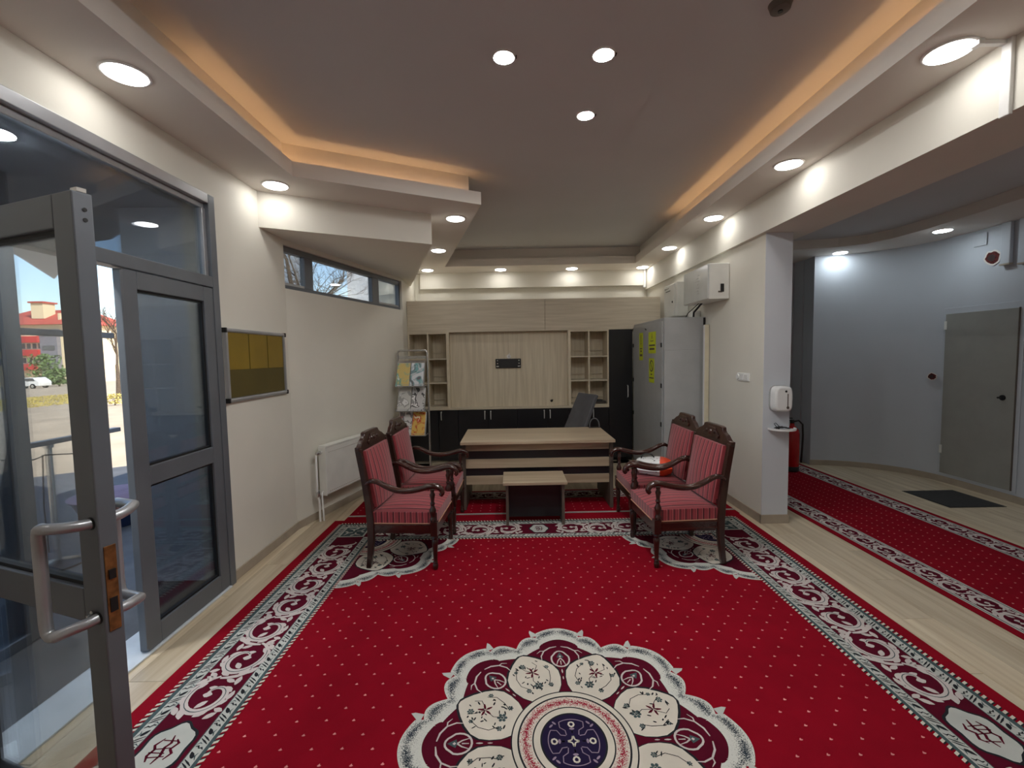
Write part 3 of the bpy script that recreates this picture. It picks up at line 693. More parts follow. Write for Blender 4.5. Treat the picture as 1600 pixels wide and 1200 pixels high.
for a, b, m, k in ((4.55, 4.585, m_silver, 'leaf_bands'), (4.56, 4.568, m_ink, 'guard_lines'), (5.06, 5.30, m_maroon, 'border_ground'), (5.05, 5.085, m_silver, 'leaf_bands'), (5.275, 5.31, m_silver, 'leaf_bands'), (5.062, 5.07, m_ink, 'guard_lines'), (5.288, 5.296, m_ink, 'guard_lines')):
    g, z = R.L(k, m, 1.8 if k == 'guard_lines' else (1.4 if k == 'leaf_bands' else 1)); g.poly([(-1.72, a), (2.30, a), (2.30, b), (-1.72, b)], z)
for i in range(21):
    uc = -1.62 + i * 0.19
    scroll_unit(R, lambda a, b: (uc + a, 5.18 + b), i % 2 == 0, 0.72, False)
g, z = R.L('dots', m_pink, 2)
for i in range(40):
    for j in range(5): g.blob(-1.65 + i * 0.1, 4.66 + j * 0.085, 0.007, 0.006, 0, z, 6)
g, z = R.L('fringe', m_cream, 1)
for i in range(26): y = 4.47 + i * 0.034; g.poly([(2.30, y), (2.335, y + 0.004), (2.335, y + 0.014), (2.30, y + 0.014)], z - 0.004)
R.done()

# ------------------------------------------------------------------ armchairs
def make_armchair():
    """faces +x, seat width along y"""
    t = thing('armchair', '', 'chair')
    W2 = 0.285
    # rails
    for nm, b in (('front_rail', (0.235, 0.275, -W2 + 0.03, W2 - 0.03, 0.275, 0.35)), ('back_rail', (-0.275, -0.235, -W2 + 0.03, W2 - 0.03, 0.275, 0.35))):
        G().box(*b).build(nm, m_mahog, t, bevel=0.006)
    for sg in (-1, 1):
        y = sg * (W2 - 0.018)
        G().box(-0.25, 0.25, y - 0.018, y + 0.018, 0.275, 0.35).build('side_rail', m_mahog_x, t, bevel=0.006)
        # front leg: square block, turned below
        lg = G().box(0.228, 0.282, sg * W2 - 0.027, sg * W2 + 0.027, 0.265, 0.375)
        lg.lathe([(0.016, 0), (0.02, 0.01), (0.021, 0.035), (0.015, 0.045), (0.02, 0.055), (0.015, 0.065), (0.0165, 0.10), (0.021, 0.18), (0.025, 0.22), (0.018, 0.235), (0.027, 0.25), (0.02, 0.268)], (0.255, sg * W2, 0), 16)
        lg.build('front_leg', m_mahog, t, smooth=True)
        # back leg and stile in one sweep
        st = [(-0.275, 0.0, 0.0), (-0.262, 0, 0.10), (-0.25, 0, 0.22), (-0.247, 0, 0.34), (-0.258, 0, 0.50), (-0.285, 0, 0.70), (-0.325, 0, 0.935)]
        g = G(); hw = [0.019, 0.021, 0.025, 0.029, 0.027, 0.025, 0.024]; vs = []
        for (x, _, z), w in zip(st, hw):
            for dx, dy in ((-w, -0.02), (w, -0.02), (w, 0.02), (-w, 0.02)): vs.append((x + dx, sg * (W2 - 0.01) + dy, z))
        n = len(st); g.add(vs, [(i * 4 + j, i * 4 + (j + 1) % 4, i * 4 + 4 + (j + 1) % 4, i * 4 + 4 + j) for i in range(n - 1) for j in range(4)] + [(3, 2, 1, 0), (n * 4 - 4, n * 4 - 3, n * 4 - 2, n * 4 - 1)])
        g.build('back_leg', m_mahog, t, bevel=0.005)
        # arm: S-shaped rail with a scrolled knuckle in front
        y = sg * (W2 + 0.005)
        ap = [(-0.272, y, 0.665), (-0.235, y, 0.69), (-0.18, y, 0.685), (-0.10, y, 0.645), (-0.02, y, 0.618), (0.07, y, 0.616), (0.16, y, 0.632), (0.225, y, 0.65), (0.275, y, 0.652), (0.312, y, 0.632), (0.325, y, 0.602), (0.312, y, 0.582)]
        fine = []
        for i in range(len(ap) - 1):
            p0, p1, p2, p3 = (Vector(ap[max(i - 1, 0)]), Vector(ap[i]), Vector(ap[i + 1]), Vector(ap[min(i + 2, len(ap) - 1)]))
            for k in range(4):
                s_ = k / 4; fine.append(tuple(0.5 * ((2 * p1) + (p2 - p0) * s_ + (2 * p0 - 5 * p1 + 4 * p2 - p3) * s_ * s_ + (3 * p1 - p0 - 3 * p2 + p3) * s_ ** 3)))
        fine.append(ap[-1]); K = len(fine)
        G().tube(fine, [0.021 + 0.009 * math.sin(PI * i / K) - (0.004 if i < 4 else 0) for i in range(K)], 12, 0.78).build('arm', m_mahog_x, t, smooth=True)
        G().lathe([(0.012, 0.365), (0.022, 0.375), (0.025, 0.395), (0.019, 0.405), (0.017, 0.42), (0.026, 0.45), (0.027, 0.465), (0.018, 0.485), (0.013, 0.50), (0.02, 0.515), (0.013, 0.53), (0.017, 0.56), (0.022, 0.585), (0.014, 0.60), (0.018, 0.625)], (0.245, sg * W2, 0), 14).build('arm_support', m_mahog, t, smooth=True)
        # boxing of the seat and its cord
        G().box(-0.235, 0.235, sg * (W2 - 0.014) - 0.006, sg * (W2 - 0.014) + 0.006, 0.352, 0.443).build('seat_boxing', m_stripe_x, t, bevel=0.004)
        G().tube([(-0.238, sg * (W2 - 0.006), 0.354), (0.24, sg * (W2 - 0.006), 0.354)], 0.005, 6).build('piping', m_piping, t)
    # seat cushion, domed
    g = G(); nx, ny = 10, 10; vs = []
    for i in range(nx + 1):
        for j in range(ny + 1):
            u, v = i / nx * 2 - 1, j / ny * 2 - 1
            zz = 0.438 + 0.032 * (1 - u * u) * (1 - v * v) + 0.006 * (1 - max(abs(u), abs(v)) ** 6)
            vs.append((0.262 * u + 0.012, (W2 - 0.012) * v, zz))
    N = ny + 1; fs = [(i * N + j, (i + 1) * N + j, (i + 1) * N + j + 1, i * N + j + 1) for i in range(nx) for j in range(ny)]
    per = [(i, 0) for i in range(nx)] + [(nx, j) for j in range(ny)] + [(i, ny) for i in range(nx, 0, -1)] + [(0, j) for j in range(ny, 0, -1)]
    o = len(vs); vs += [(vs[i * N + j][0], vs[i * N + j][1], 0.352) for i, j in per]; P_ = len(per)
    for k in range(P_):
        a, b = per[k], per[(k + 1) % P_]; fs.append((a[0] * N + a[1], b[0] * N + b[1], o + (k + 1) % P_, o + k))
    fs.append(tuple(range(o, o + P_))); g.add(vs, fs); g.build('seat_cushion', m_stripe_y, t, smooth=True)
    G().tube([(0.277, -W2 + 0.02, 0.354), (0.277, W2 - 0.02, 0.354)], 0.005, 6).build('piping', m_piping, t)
    # padded back, leaning
    g = G(); vs = []; nz, ny = 10, 10
    for i in range(nz + 1):
        for j in range(ny + 1):
            u, v = i / nz, j / ny * 2 - 1; zz = 0.47 + u * 0.445; bx = -0.235 - 0.075 * u
            vs.append((bx + 0.028 + 0.030 * (1 - v * v) * math.sin(PI * (0.12 + 0.80 * u)), (W2 - 0.045) * v, zz))
    N = ny + 1; fs = [(i * N + j, i * N + j + 1, (i + 1) * N + j + 1, (i + 1) * N + j) for i in range(nz) for j in range(ny)]
    per = [(i, 0) for i in range(nz)] + [(nz, j) for j in range(ny)] + [(i, ny) for i in range(nz, 0, -1)] + [(0, j) for j in range(ny, 0, -1)]
    o = len(vs); P_ = len(per); vs += [(vs[i * N + j][0] - 0.055, vs[i * N + j][1], vs[i * N + j][2]) for i, j in per]
    for k in range(P_):
        a, b = per[k], per[(k + 1) % P_]; fs.append((a[0] * N + a[1], b[0] * N + b[1], o + (k + 1) % P_, o + k))
    fs.append(tuple(range(o, o + P_))); g.add(vs, fs); g.build('back_cushion', m_stripe_y, t, smooth=True)
    # lower back rail and shaped crest
    G().box(-0.262, -0.232, -W2 + 0.03, W2 - 0.03, 0.46, 0.50).build('lower_back_rail', m_mahog, t, bevel=0.004)
    half = [(0.0, 1.048), (0.12, 1.046), (0.145, 1.04), (0.155, 1.018), (0.175, 1.004), (0.215, 0.99), (0.245, 0.97), (0.27, 0.955), (0.305, 0.952), (0.305, 0.93), (0.285, 0.905), (0.0, 0.905)]
    prof = [(y, z) for y, z in half] + [(-y, z) for y, z in half[-2:0:-1]]
    g = G().prism(prof, -0.018, 0.018, axis=0)
    g.v = [(x - 0.322 - 0.17 * (z - 0.92), y, z) for x, y, z in g.v]
    cr = g.build('crest_rail', m_mahog, t, bevel=0.006)
    g = G().prism([(y * 0.42, 0.945 + (z - 0.905) * 0.55) for y, z in half] + [(-y * 0.42, 0.945 + (z - 0.905) * 0.55) for y, z in half[-2:0:-1]], 0.0, 0.012, axis=0)
    for yy in (-0.06, 0.06): g.lathe([(0.016, 0.010), (0.012, 0.018), (0.004, 0.022)], (0, yy, 0.99), 10, axis=0)
    g.lathe([(0.022, 0.010), (0.016, 0.020), (0.004, 0.025)], (0, 0, 0.985), 12, axis=0)
    g.v = [(x - 0.304 - 0.17 * (z - 0.92), y, z) for x, y, z in g.v]
    g.build('carving', m_mahog, t, bevel=0.003); g2 = G().prism([(y * 0.5, z + 0.006) for y, z in half[:4]] + [(-y * 0.5, z + 0.006) for y, z in half[3:0:-1]], -0.024, 0.024, axis=0)
    return t
ZR = 0.0112
GRP = 'striped mahogany armchairs in front of the desk'
ch = make_armchair()
spots = [((-0.845, 3.672, ZR), math.radians(-4), 'striped red armchair on the left, nearer the glass door'), ((-0.80, 4.345, ZR), math.radians(-1.5), 'striped red armchair on the left, nearer the magazine rack'),
         ((1.325, 3.625, ZR), math.radians(183), 'striped red armchair on the right, nearer the pillar'), ((1.345, 4.27, ZR), math.radians(181), 'striped red armchair on the right with the printed bag on its seat')]
for i, (p, r, lb) in enumerate(spots):
    o = ch if i == 0 else dup(ch)
    o.location = p; o.rotation_euler = (0, 0, r); o['label'] = lb; o['group'] = GRP
# bag on the far right chair
bag = thing('carrier_bag', 'white printed carrier bag with an orange patch lying on the armchair', 'bag', (1.345, 4.27, 0.487), math.radians(-20))
g = G(); nu, nv = 14, 12; vs = []
rb = random.Random(5)
for i in range(nv + 1):
    for j in range(nu):
        w = 2 * PI * j / nu; ph = PI * (i / nv) - PI / 2
        r_ = abs(math.cos(ph)) ** 0.45
        x_ = 0.185 * r_ * math.copysign(abs(math.cos(w)) ** 0.6, math.cos(w)); y_ = 0.135 * r_ * math.copysign(abs(math.sin(w)) ** 0.7, math.sin(w)); z_ = 0.075 * math.sin(ph)
        k = 1 + rb.uniform(-0.11, 0.09); vs.append((x_ * k, y_ * k, 0.073 + z_ * (1 + 0.25 * (x_ / 0.185))))
g.add(vs, [(i * nu + j, i * nu + (j + 1) % nu, (i + 1) * nu + (j + 1) % nu, (i + 1) * nu + j) for i in range(nv) for j in range(nu)])
def bag_mat():
    m, n, l, p = base_mat('printed_bag'); p.inputs['Roughness'].default_value = 0.35
    tc = n.new('ShaderNodeTexCoord'); vo = n.new('ShaderNodeTexVoronoi'); vo.inputs['Scale'].default_value = 26; l.new(tc.outputs['Object'], vo.inputs['Vector'])
    sp = n.new('ShaderNodeSeparateXYZ'); l.new(tc.outputs['Object'], sp.inputs[0])
    lt = n.new('ShaderNodeMath'); lt.operation = 'LESS_THAN'; lt.inputs[1].default_value = 0.22; l.new(vo.outputs['Distance'], lt.inputs[0])
    mx = n.new('ShaderNodeMix'); mx.data_type = 'RGBA'; mx.inputs[6].default_value = lin((228, 230, 230)); mx.inputs[7].default_value = lin((40, 40, 44)); l.new(lt.outputs[0], mx.inputs[0])
    gt = n.new('ShaderNodeMath'); gt.operation = 'GREATER_THAN'; gt.inputs[1].default_value = 0.075; l.new(sp.outputs[0], gt.inputs[0])
    m2 = n.new('ShaderNodeMix'); m2.data_type = 'RGBA'; m2.inputs[7].default_value = lin((214, 70, 34)); l.new(gt.outputs[0], m2.inputs[0]); l.new(mx.outputs[2], m2.inputs[6])
    l.new(m2.outputs[2], p.inputs['Base Color']); return m
g.build('pouch', bag_mat(), bag, smooth=True)
hd = [(-0.04 + 0.06 * math.cos(w), 0.02, 0.135 + 0.05 * math.sin(w)) for w in [PI * k / 8 for k in range(9)]]
G().tube(hd, 0.006, 8).build('handle', m_black, bag, smooth=True)

# ------------------------------------------------------------------ desk, side table, swivel chair
dk = thing('desk', 'long grey oak desk with slatted front between the armchairs', 'desk', (0, 0, 0.0099))
G().box(-0.545, 1.075, 4.62, 5.46, 0.712, 0.742).build('desktop', m_desk, dk, bevel=0.003)
for x in (-0.535, 1.03): G().box(x, x + 0.035, 4.68, 5.40, 0, 0.712).build('side_panel', m_desk_edge, dk, bevel=0.002)
G().box(-0.50, 1.03, 4.735, 4.753, 0.265, 0.712).build('modesty_panel', m_blackboard, dk)
for a, b in ((0.627, 0.708), (0.440, 0.538), (0.265, 0.357)): G().box(-0.50, 1.03, 4.717, 4.735, a, b).build('slat', m_desk, dk, bevel=0.002)
ct = thing('side_table', 'small low grey oak table standing in front of the desk', 'table', (0, 0, 0.0114))
G().box(-0.098, 0.517, 4.18, 4.60, 0.402, 0.428).build('tabletop', m_desk, ct, bevel=0.003)
for x in (-0.072, 0.466): G().box(x, x + 0.026, 4.215, 4.425, 0, 0.402).build('side_panel', m_desk_edge, ct, bevel=0.002)
G().box(-0.046, 0.466, 4.32, 4.338, 0.05, 0.402).build('back_panel', m_blackboard, ct)
oc = thing('office_chair', 'dark grey swivel chair whose tilted back shows above the desk', 'chair', (0.62, 5.92, 0), math.radians(205))
m_ocf = mat('charcoal_fabric', (88, 88, 92), 0.7, var=0.08, bump=0.15, bscale=400)
for k in range(5):
    w = 2 * PI * k / 5; G().tube([(0.03 * math.cos(w), 0.03 * math.sin(w), 0.10), (0.28 * math.cos(w), 0.28 * math.sin(w), 0.065)], [0.02, 0.014], 8).lathe([(0.012, -0.022), (0.027, -0.012), (0.027, 0.012), (0.012, 0.022)], (0.28 * math.cos(w), 0.28 * math.sin(w), 0.0275), 12, axis=1).build('castor_leg', m_black, oc, smooth=True)
G().lathe([(0.03, 0.07), (0.03, 0.25), (0.018, 0.26), (0.018, 0.43)], n=14).build('gas_column', m_black, oc, smooth=True)
G().box(-0.24, 0.24, -0.24, 0.24, 0.43, 0.50).build('seat', m_ocf, oc, bevel=0.03, seg=3)
g = G().hexa([(-0.22, -0.235, 0.50), (-0.22, 0.235, 0.50), (-0.50, 0.21, 1.09), (-0.50, -0.21, 1.09)], 0.05); g.build('backrest', m_ocf, oc, bevel=0.012, seg=3)
for sg in (-1, 1):
    G().tube([(-0.16, sg * 0.27, 0.48), (-0.17, sg * 0.285, 0.56), (-0.12, sg * 0.285, 0.615), (0.0, sg * 0.285, 0.62), (0.12, sg * 0.285, 0.61), (0.16, sg * 0.28, 0.56), (0.14, sg * 0.27, 0.48)], 0.014, 8).build('armrest', m_black, oc, smooth=True)

lp_ = thing('dark_loop', 'dark curved loop showing above the right rear corner of the desk', 'cable', (1.0, 5.395, 0.752))  # unidentified dark arc, given the form of a loop
G().tube([(-0.055 + 0.0 * k, 0, 0.0) if k == 0 else (-0.06 * math.cos(PI * k / 12), 0, 0.115 * math.sin(PI * k / 12) ** 0.8) for k in range(13)], 0.008, 8).build('bow', m_ocf, lp_, smooth=True)
G().box(-0.07, 0.07, -0.012, 0.012, 0, 0.008).build('foot', m_black, lp_, bevel=0.002)

# ------------------------------------------------------------------ wall unit
YF = 6.80
oh = thing('overhead_cabinet', 'long pale wood cabinet band across the top of the wall unit', 'cabinet', (0, 0, 0))
G().box(-1.55, 2.265, YF + 0.02, 7.60, 2.012, 2.485).build('body', m_lw_h, oh)
for a, b in ((-1.55, 0.522), (0.528, 2.265)): G().box(a, b, YF, YF + 0.02, 2.010, 2.487).build('door', m_lw_h, oh, bevel=0.0015, seg=1)
def cubby(name, label, x0, x1):
    t = thing(name, label, 'shelf'); xm = (x0 + x1) / 2; D = 0.36; th = 0.022
    for x in (x0, xm - th / 2, x1 - th): G().box(x, x + th, YF, YF + D, 0.862, 2.01).build('upright', m_lw_v, t)
    for z in (0.862, 1.235, 1.60, 1.99):
        for a, b in ((x0 + th, xm - th / 2), (xm + th / 2, x1 - th)): G().box(a, b, YF + 0.004, YF + D, z, z + 0.02).build('shelf_board', m_lw_h, t)
    G().box(x0 + th, x1 - th, YF + D - 0.006, YF + D, 0.882, 1.99).build('back_board', m_lw_v, t)
    for z in (0.96, 1.33, 1.70):  # strips shaped to draw the shadow line low at each cell's back
        for a, b in ((x0 + th, xm - th / 2), (xm + th / 2, x1 - th)): G().box(a, b, YF + D - 0.03, YF + D - 0.006, z, z + 0.012).build('back_shadow_strip', m_lw_h, t)
    return t
cubby('cubby_shelf', 'pale wood cubby shelf behind the magazine rack', -1.55, -0.952)
cubby('cubby_shelf', 'pale wood cubby shelf beside the tall black cupboard', 0.888, 1.486)
tvp = thing('wall_panel', 'pale wood back panel between the two cubby shelves', 'panel')
G().box(-0.952, 0.888, YF + 0.11, YF + 0.13, 0.862, 2.01).build('board', m_lw_v, tvp)
G().box(-0.952, -0.93, YF, YF + 0.11, 0.862, 2.01).build('edge_strip', m_lw_v, tvp); G().box(0.866, 0.888, YF, YF + 0.11, 0.862, 2.01).build('edge_strip', m_lw_v, tvp)
wt = tag(G().box(-1.55, 1.486, YF - 0.012, YF + 0.50, 0.832, 0.861).build('worktop', m_lw_h, None, bevel=0.002), 'pale wood top running along the black base cupboards', 'worktop')
UN = [(-1.55, -1.12, -0.82, 'black base cupboard behind the magazine rack', (None, 'L')), (-0.82, -0.366, 0.087, 'black base cupboard left of the middle under the panel', ('R', 'L')), (0.087, 0.54, 0.87, 'black base cupboard right of the middle under the panel', ('R', 'L')), (0.87, 1.2, 1.486, 'black base cupboard next to the tall black cupboard', ('R', 'L'))]
for a, m_, b, lb, hs in UN:
    t = thing('base_cupboard', lb, 'cabinet', (0, 0, 0), 0, 'black base cupboards of the wall unit')
    G().box(a + 0.002, b - 0.002, YF + 0.02, YF + 0.50, 0.05, 0.832).build('body', m_blackboard, t)
    G().box(a + 0.002, b - 0.002, YF + 0.05, YF + 0.07, 0, 0.05).build('plinth', m_lw_h, t)
    for (p, q), side in zip(((a, m_), (m_, b)), hs):
        d = G().box(p + 0.003, q - 0.003, YF, YF + 0.018, 0.052, 0.828).build('door', m_blackboard, t, bevel=0.0015, seg=1)
        if side:
            hx_ = q - 0.045 if side == 'R' else p + 0.045
            G().tube([(hx_, YF, 0.80), (hx_, YF - 0.025, 0.795), (hx_, YF - 0.028, 0.74), (hx_, YF - 0.025, 0.685), (hx_, YF, 0.68)], 0.007, 8).lathe([(0.011, YF - 0.004), (0.011, YF)], (hx_, 0, 0.80), 10, axis=1).build('handle', m_chrome, d, smooth=True)
tc_ = thing('tall_cupboard', 'tall narrow black cupboard at the right end of the wall unit', 'cabinet')
G().box(1.488, 1.845, YF + 0.02, YF + 0.5, 0.05, 2.008).build('body', m_blackboard, tc_); G().box(1.488, 1.845, YF + 0.05, YF + 0.07, 0, 0.05).build('plinth', m_blackboard, tc_)
d = G().box(1.49, 1.843, YF, YF + 0.018, 0.052, 2.006).build('door', m_blackboard, tc_, bevel=0.0015, seg=1)
hz = ((YF, 1.16), (YF - 0.026, 1.15), (YF - 0.03, 1.07), (YF - 0.026, 0.99), (YF, 0.98))
G().tube([(1.77, y, z) for y, z in hz], 0.008, 8).build('handle', m_chrome, d, smooth=True)
br = thing('screen_bracket', 'flat black screen bracket fixed on the pale wood panel', 'bracket', (-0.04, YF + 0.11, 1.525))
G().box(-0.195, 0.195, -0.022, 0, -0.072, 0.072).build('plate', m_black, br, bevel=0.006)
for sx in (-1, 1):
    q = G()
    for dz in (-0.045, 0.0, 0.045): q.lathe([(0.009, -0.026), (0.009, -0.022)], (sx * 0.165, 0, dz), 8, axis=1)
    q.box(sx * 0.165 - 0.02, sx * 0.165 + 0.02, -0.0235, -0.022, -0.052, -0.036); q.build('bolts', m_steel, br)
cb = thing('cable_outlet', 'white cable outlet above the black bracket', 'outlet', (-0.03, YF + 0.11, 1.63))
G().lathe([(0.03, -0.012), (0.032, 0)], n=14, axis=1).build('cover', m_white_plastic, cb); G().tube([(0, -0.01, 0), (0.005, -0.03, 0.01), (0.01, -0.03, 0.05)], 0.006, 6).build('cable', m_white_plastic, cb)
sp = thing('cable_stub', 'short black cable end poking from the pale panel above the worktop', 'cable', (0.62, YF + 0.11, 0.935))
G().lathe([(0.02, -0.004), (0.02, 0)], n=10, axis=1).build('grommet', m_black, sp); G().tube([(0, -0.002, 0), (0.006, -0.03, 0.005), (0.015, -0.04, 0.02)], 0.008, 6).build('cable', m_black, sp)
rt = thing('router', 'flat black box lying in the lower right cubby', 'box', (1.345, YF + 0.11, 0.8825))
G().box(-0.10, 0.10, -0.08, 0.08, 0, 0.045).build('case', m_black, rt, bevel=0.008); G().box(-0.09, 0.09, -0.0815, -0.0795, 0.012, 0.022).build('vent', m_desk_edge, rt)
G().box(-0.08, 0.06, -0.06, 0.07, 0.045, 0.062).build('upper_case', m_blackboard, rt, bevel=0.006)

# ------------------------------------------------------------------ magazine rack
RY = 6.10
mr_ = thing('magazine_rack', 'silver three tier magazine rack beside the slanting wall', 'rack', (-1.335, RY, 0), math.radians(-4))
fr_ = [(-0.205, 0, 0.03), (-0.205, 0, 1.70), (-0.195, 0, 1.728), (-0.17, 0, 1.738), (0.17, 0, 1.738), (0.195, 0, 1.728), (0.205, 0, 1.70), (0.205, 0, 0.03)]
G().tube(fr_, 0.0135, 10).build('frame', m_steel, mr_, smooth=True)
for sx in (-1, 1): G().box(sx * 0.205 - 0.025, sx * 0.205 + 0.025, -0.20, 0.18, 0, 0.03).build('foot', m_steel, mr_, bevel=0.006)
G().box(-0.19, 0.19, -0.008, 0.008, 1.625, 1.665).build('top_bar', m_steel, mr_, bevel=0.003)
TI = [1.27, 0.94, 0.61]
for z in TI:
    s_ = G().hexa([(-0.19, -0.155, z), (0.19, -0.155, z), (0.19, -0.02, z + 0.33), (-0.19, -0.02, z + 0.33)], 0.004).build('shelf', m_steel, mr_)
    G().box(-0.195, 0.195, -0.185, -0.150, z - 0.012, z - 0.006).box(-0.195, 0.195, -0.187, -0.183, z - 0.012, z + 0.02).build('lip', m_alu_light, s_)
    for sx in (-1, 1): G().tube([(sx * 0.2, 0, z + 0.30), (sx * 0.2, -0.02, z + 0.30)], 0.008, 6).tube([(sx * 0.2, 0, z), (sx * 0.2, -0.16, z)], 0.008, 6).build('bracket', m_steel, s_)
def cover(name, ground, inks, scale=14, seed=0.0):
    m, n, l, p = base_mat(name); p.inputs['Roughness'].default_value = 0.3
    tc = n.new('ShaderNodeTexCoord'); mp = n.new('ShaderNodeMapping'); mp.inputs['Location'].default_value = (seed, seed * 0.7, seed * 1.3); l.new(tc.outputs['Object'], mp.inputs[0])
    nz = n.new('ShaderNodeTexNoise'); nz.inputs['Scale'].default_value = scale; nz.inputs['Detail'].default_value = 2; nz.inputs['Distortion'].default_value = 1.5; l.new(mp.outputs[0], nz.inputs['Vector'])
    cr = n.new('ShaderNodeValToRGB'); cr.color_ramp.interpolation = 'CONSTANT'; e = cr.color_ramp.elements; e[0].color = lin(ground); e[0].position = 0; e[1].position = 0.50; e[1].color = lin(inks[0])
    for ps, c in zip((0.57, 0.64), inks[1:]): q = e.new(ps); q.color = lin(c)
    l.new(nz.outputs[0], cr.inputs[0]); l.new(cr.outputs[0], p.inputs['Base Color']); return m
MG = [(0, -0.096, (222, 200, 130), [(190, 196, 150), (116, 176, 172), (236, 240, 236)], 'magazine with a yellow and teal cover on the top tier'), (0, 0.092, (226, 230, 236), [(190, 200, 206), (130, 180, 184), (120, 120, 126)], 'magazine with a white and teal cover on the top tier'),
      (1, -0.09, (216, 216, 212), [(170, 170, 168), (240, 240, 240), (150, 148, 146)], 'white brochure in clear film, left on the middle tier'), (1, 0.095, (206, 206, 206), [(90, 90, 92), (240, 240, 240), (160, 160, 160)], 'silver and black brochure in film, right on the middle tier'),
      (2, -0.09, (222, 220, 220), [(140, 136, 138), (190, 120, 120), (70, 66, 70)], 'grey and white patterned magazine on the bottom tier'), (2, 0.092, (226, 186, 96), [(214, 150, 70), (206, 74, 54), (240, 226, 190)], 'orange and yellow magazine on the bottom tier')]
for i, (tier, x, gr, ink, lb) in enumerate(MG):
    z = TI[tier]; t = thing('magazine', lb, 'magazine', (-1.335, RY, 0), math.radians(-4), 'magazines on the rack')
    q = G().hexa([(x - 0.09, -0.178, z + 0.002), (x + 0.09, -0.178, z + 0.002), (x + 0.085, -0.045, z + 0.296), (x - 0.085, -0.045, z + 0.296)], 0.010); q.v = [(a, b - 0.002, c) for a, b, c in q.v]
    q.build('pages', m_white_plastic, t)
    q = G().hexa([(x - 0.09, -0.192, z + 0.001), (x + 0.09, -0.192, z + 0.001), (x + 0.085, -0.059, z + 0.297), (x - 0.085, -0.059, z + 0.297)], 0.0015); q.build('cover', cover('cover_%s' % 'abcdef'[i], gr, ink, 7, i * 3.1), t)
    q = G().hexa([(x - 0.075, -0.0745, z + 0.262), (x + 0.04, -0.0745, z + 0.262), (x + 0.04, -0.067, z + 0.278), (x - 0.075, -0.067, z + 0.278)], 0.0008)
    q.build('title_block', m_desk_edge, t)

# ------------------------------------------------------------------ radiator
def wframe(s, off): p = wp(s, off); return (p[0], p[1], 0)
ra_ = thing('radiator', 'white panel radiator under the window strip', 'radiator', wframe(0.33, -0.0), -ANG)
# local: x away from the wall (into the room), y along the wall
L_ = 1.0
G().box(0.05, 0.062, 0.03, L_, 0.26, 0.745).build('rear_panel', m_white_metal, ra_, bevel=0.004)
G().box(0.115, 0.135, 0.03, L_, 0.26, 0.745).build('front_panel', m_white_metal, ra_, bevel=0.006)
q = G()
for k in range(40): y = 0.05 + k * (L_ - 0.06) / 40; q.box(0.062, 0.115, y, y + 0.004, 0.30, 0.72)
o = q.build('convector_fins', m_white_metal, ra_); o['kind'] = 'stuff'
G().box(0.048, 0.139, 0.025, L_ + 0.005, 0.745, 0.765).build('top_grille', m_white_metal, ra_, bevel=0.005)
G().box(0.05, 0.137, 0.02, 0.032, 0.25, 0.75).build('side_cover', m_white_metal, ra_, bevel=0.004); G().box(0.05, 0.137, L_ - 0.002, L_ + 0.01, 0.25, 0.75).build('side_cover', m_white_metal, ra_, bevel=0.004)
q = G()
for k in range(30): y = 0.07 + k * (L_ - 0.12) / 30; q.box(0.135, 0.1365, y, y + 0.014, 0.69, 0.696).box(0.135, 0.1365, y, y + 0.014, 0.285, 0.291)
o = q.build('pressed_marks', m_skirt, ra_); o['kind'] = 'stuff'
G().tube([(0.09, 0.02, 0.70), (0.09, -0.03, 0.70), (0.085, -0.055, 0.68), (0.08, -0.055, 0.3), (0.08, -0.03, 0.22), (0.08, -0.03, 0.0)], 0.011, 10).build('supply_pipe', m_white_plastic, ra_, smooth=True)
G().tube([(0.09, 0.02, 0.29), (0.09, 0.0, 0.285), (0.10, -0.01, 0.26), (0.105, -0.005, 0.0)], 0.009, 8).build('return_pipe', m_white_plastic, ra_, smooth=True)
G().lathe([(0.016, 0.26), (0.021, 0.27), (0.021, 0.31), (0.013, 0.325)], (0.08, -0.045, 0), 12).build('lower_valve', m_steel, ra_, smooth=True)
G().lathe([(0.014, -0.06), (0.02, -0.05), (0.02, -0.01), (0.012, 0.0)], (0.09, 0, 0.70), 12, axis=1).build('upper_valve', m_steel, ra_, smooth=True)

# ------------------------------------------------------------------ notice board
nb = thing('notice_board', 'framed olive and gold notice board beside the entrance', 'board', (-2.1, 0, 0))
m_olive = mat('olive_felt', (88, 77, 32), 0.6, var=0.06, scale=3); m_gold = mat('lighter_gold', (136, 112, 32), 0.35, var=0.08, scale=4)
G().box(0.004, 0.016, 3.31, 4.12, 1.37, 1.875).build('backing', m_olive, nb)
for a, b in ((3.318, 3.575), (3.59, 3.845), (3.86, 4.105)): G().box(0.016, 0.019, a, b, 1.58, 1.865).build('upper_field', m_gold, nb)  # three upper areas in a lighter gold than the backing
for z in (1.352, 1.872): G().tube([(0.016, 3.285, z), (0.016, 4.145, z)], 0.016, 10).build('rail', m_alu_light, nb, smooth=True)
for y in (3.296, 4.128): G().box(0.002, 0.030, y - 0.012, y + 0.012, 1.352, 1.872).build('stile', m_alu_light, nb, bevel=0.004)
for y in (3.284, 4.142):
    for z in (1.352, 1.872): G().box(0.002, 0.036, y - 0.009, y + 0.009, z - 0.018, z + 0.018).build('corner_cap', m_black, nb, bevel=0.003)

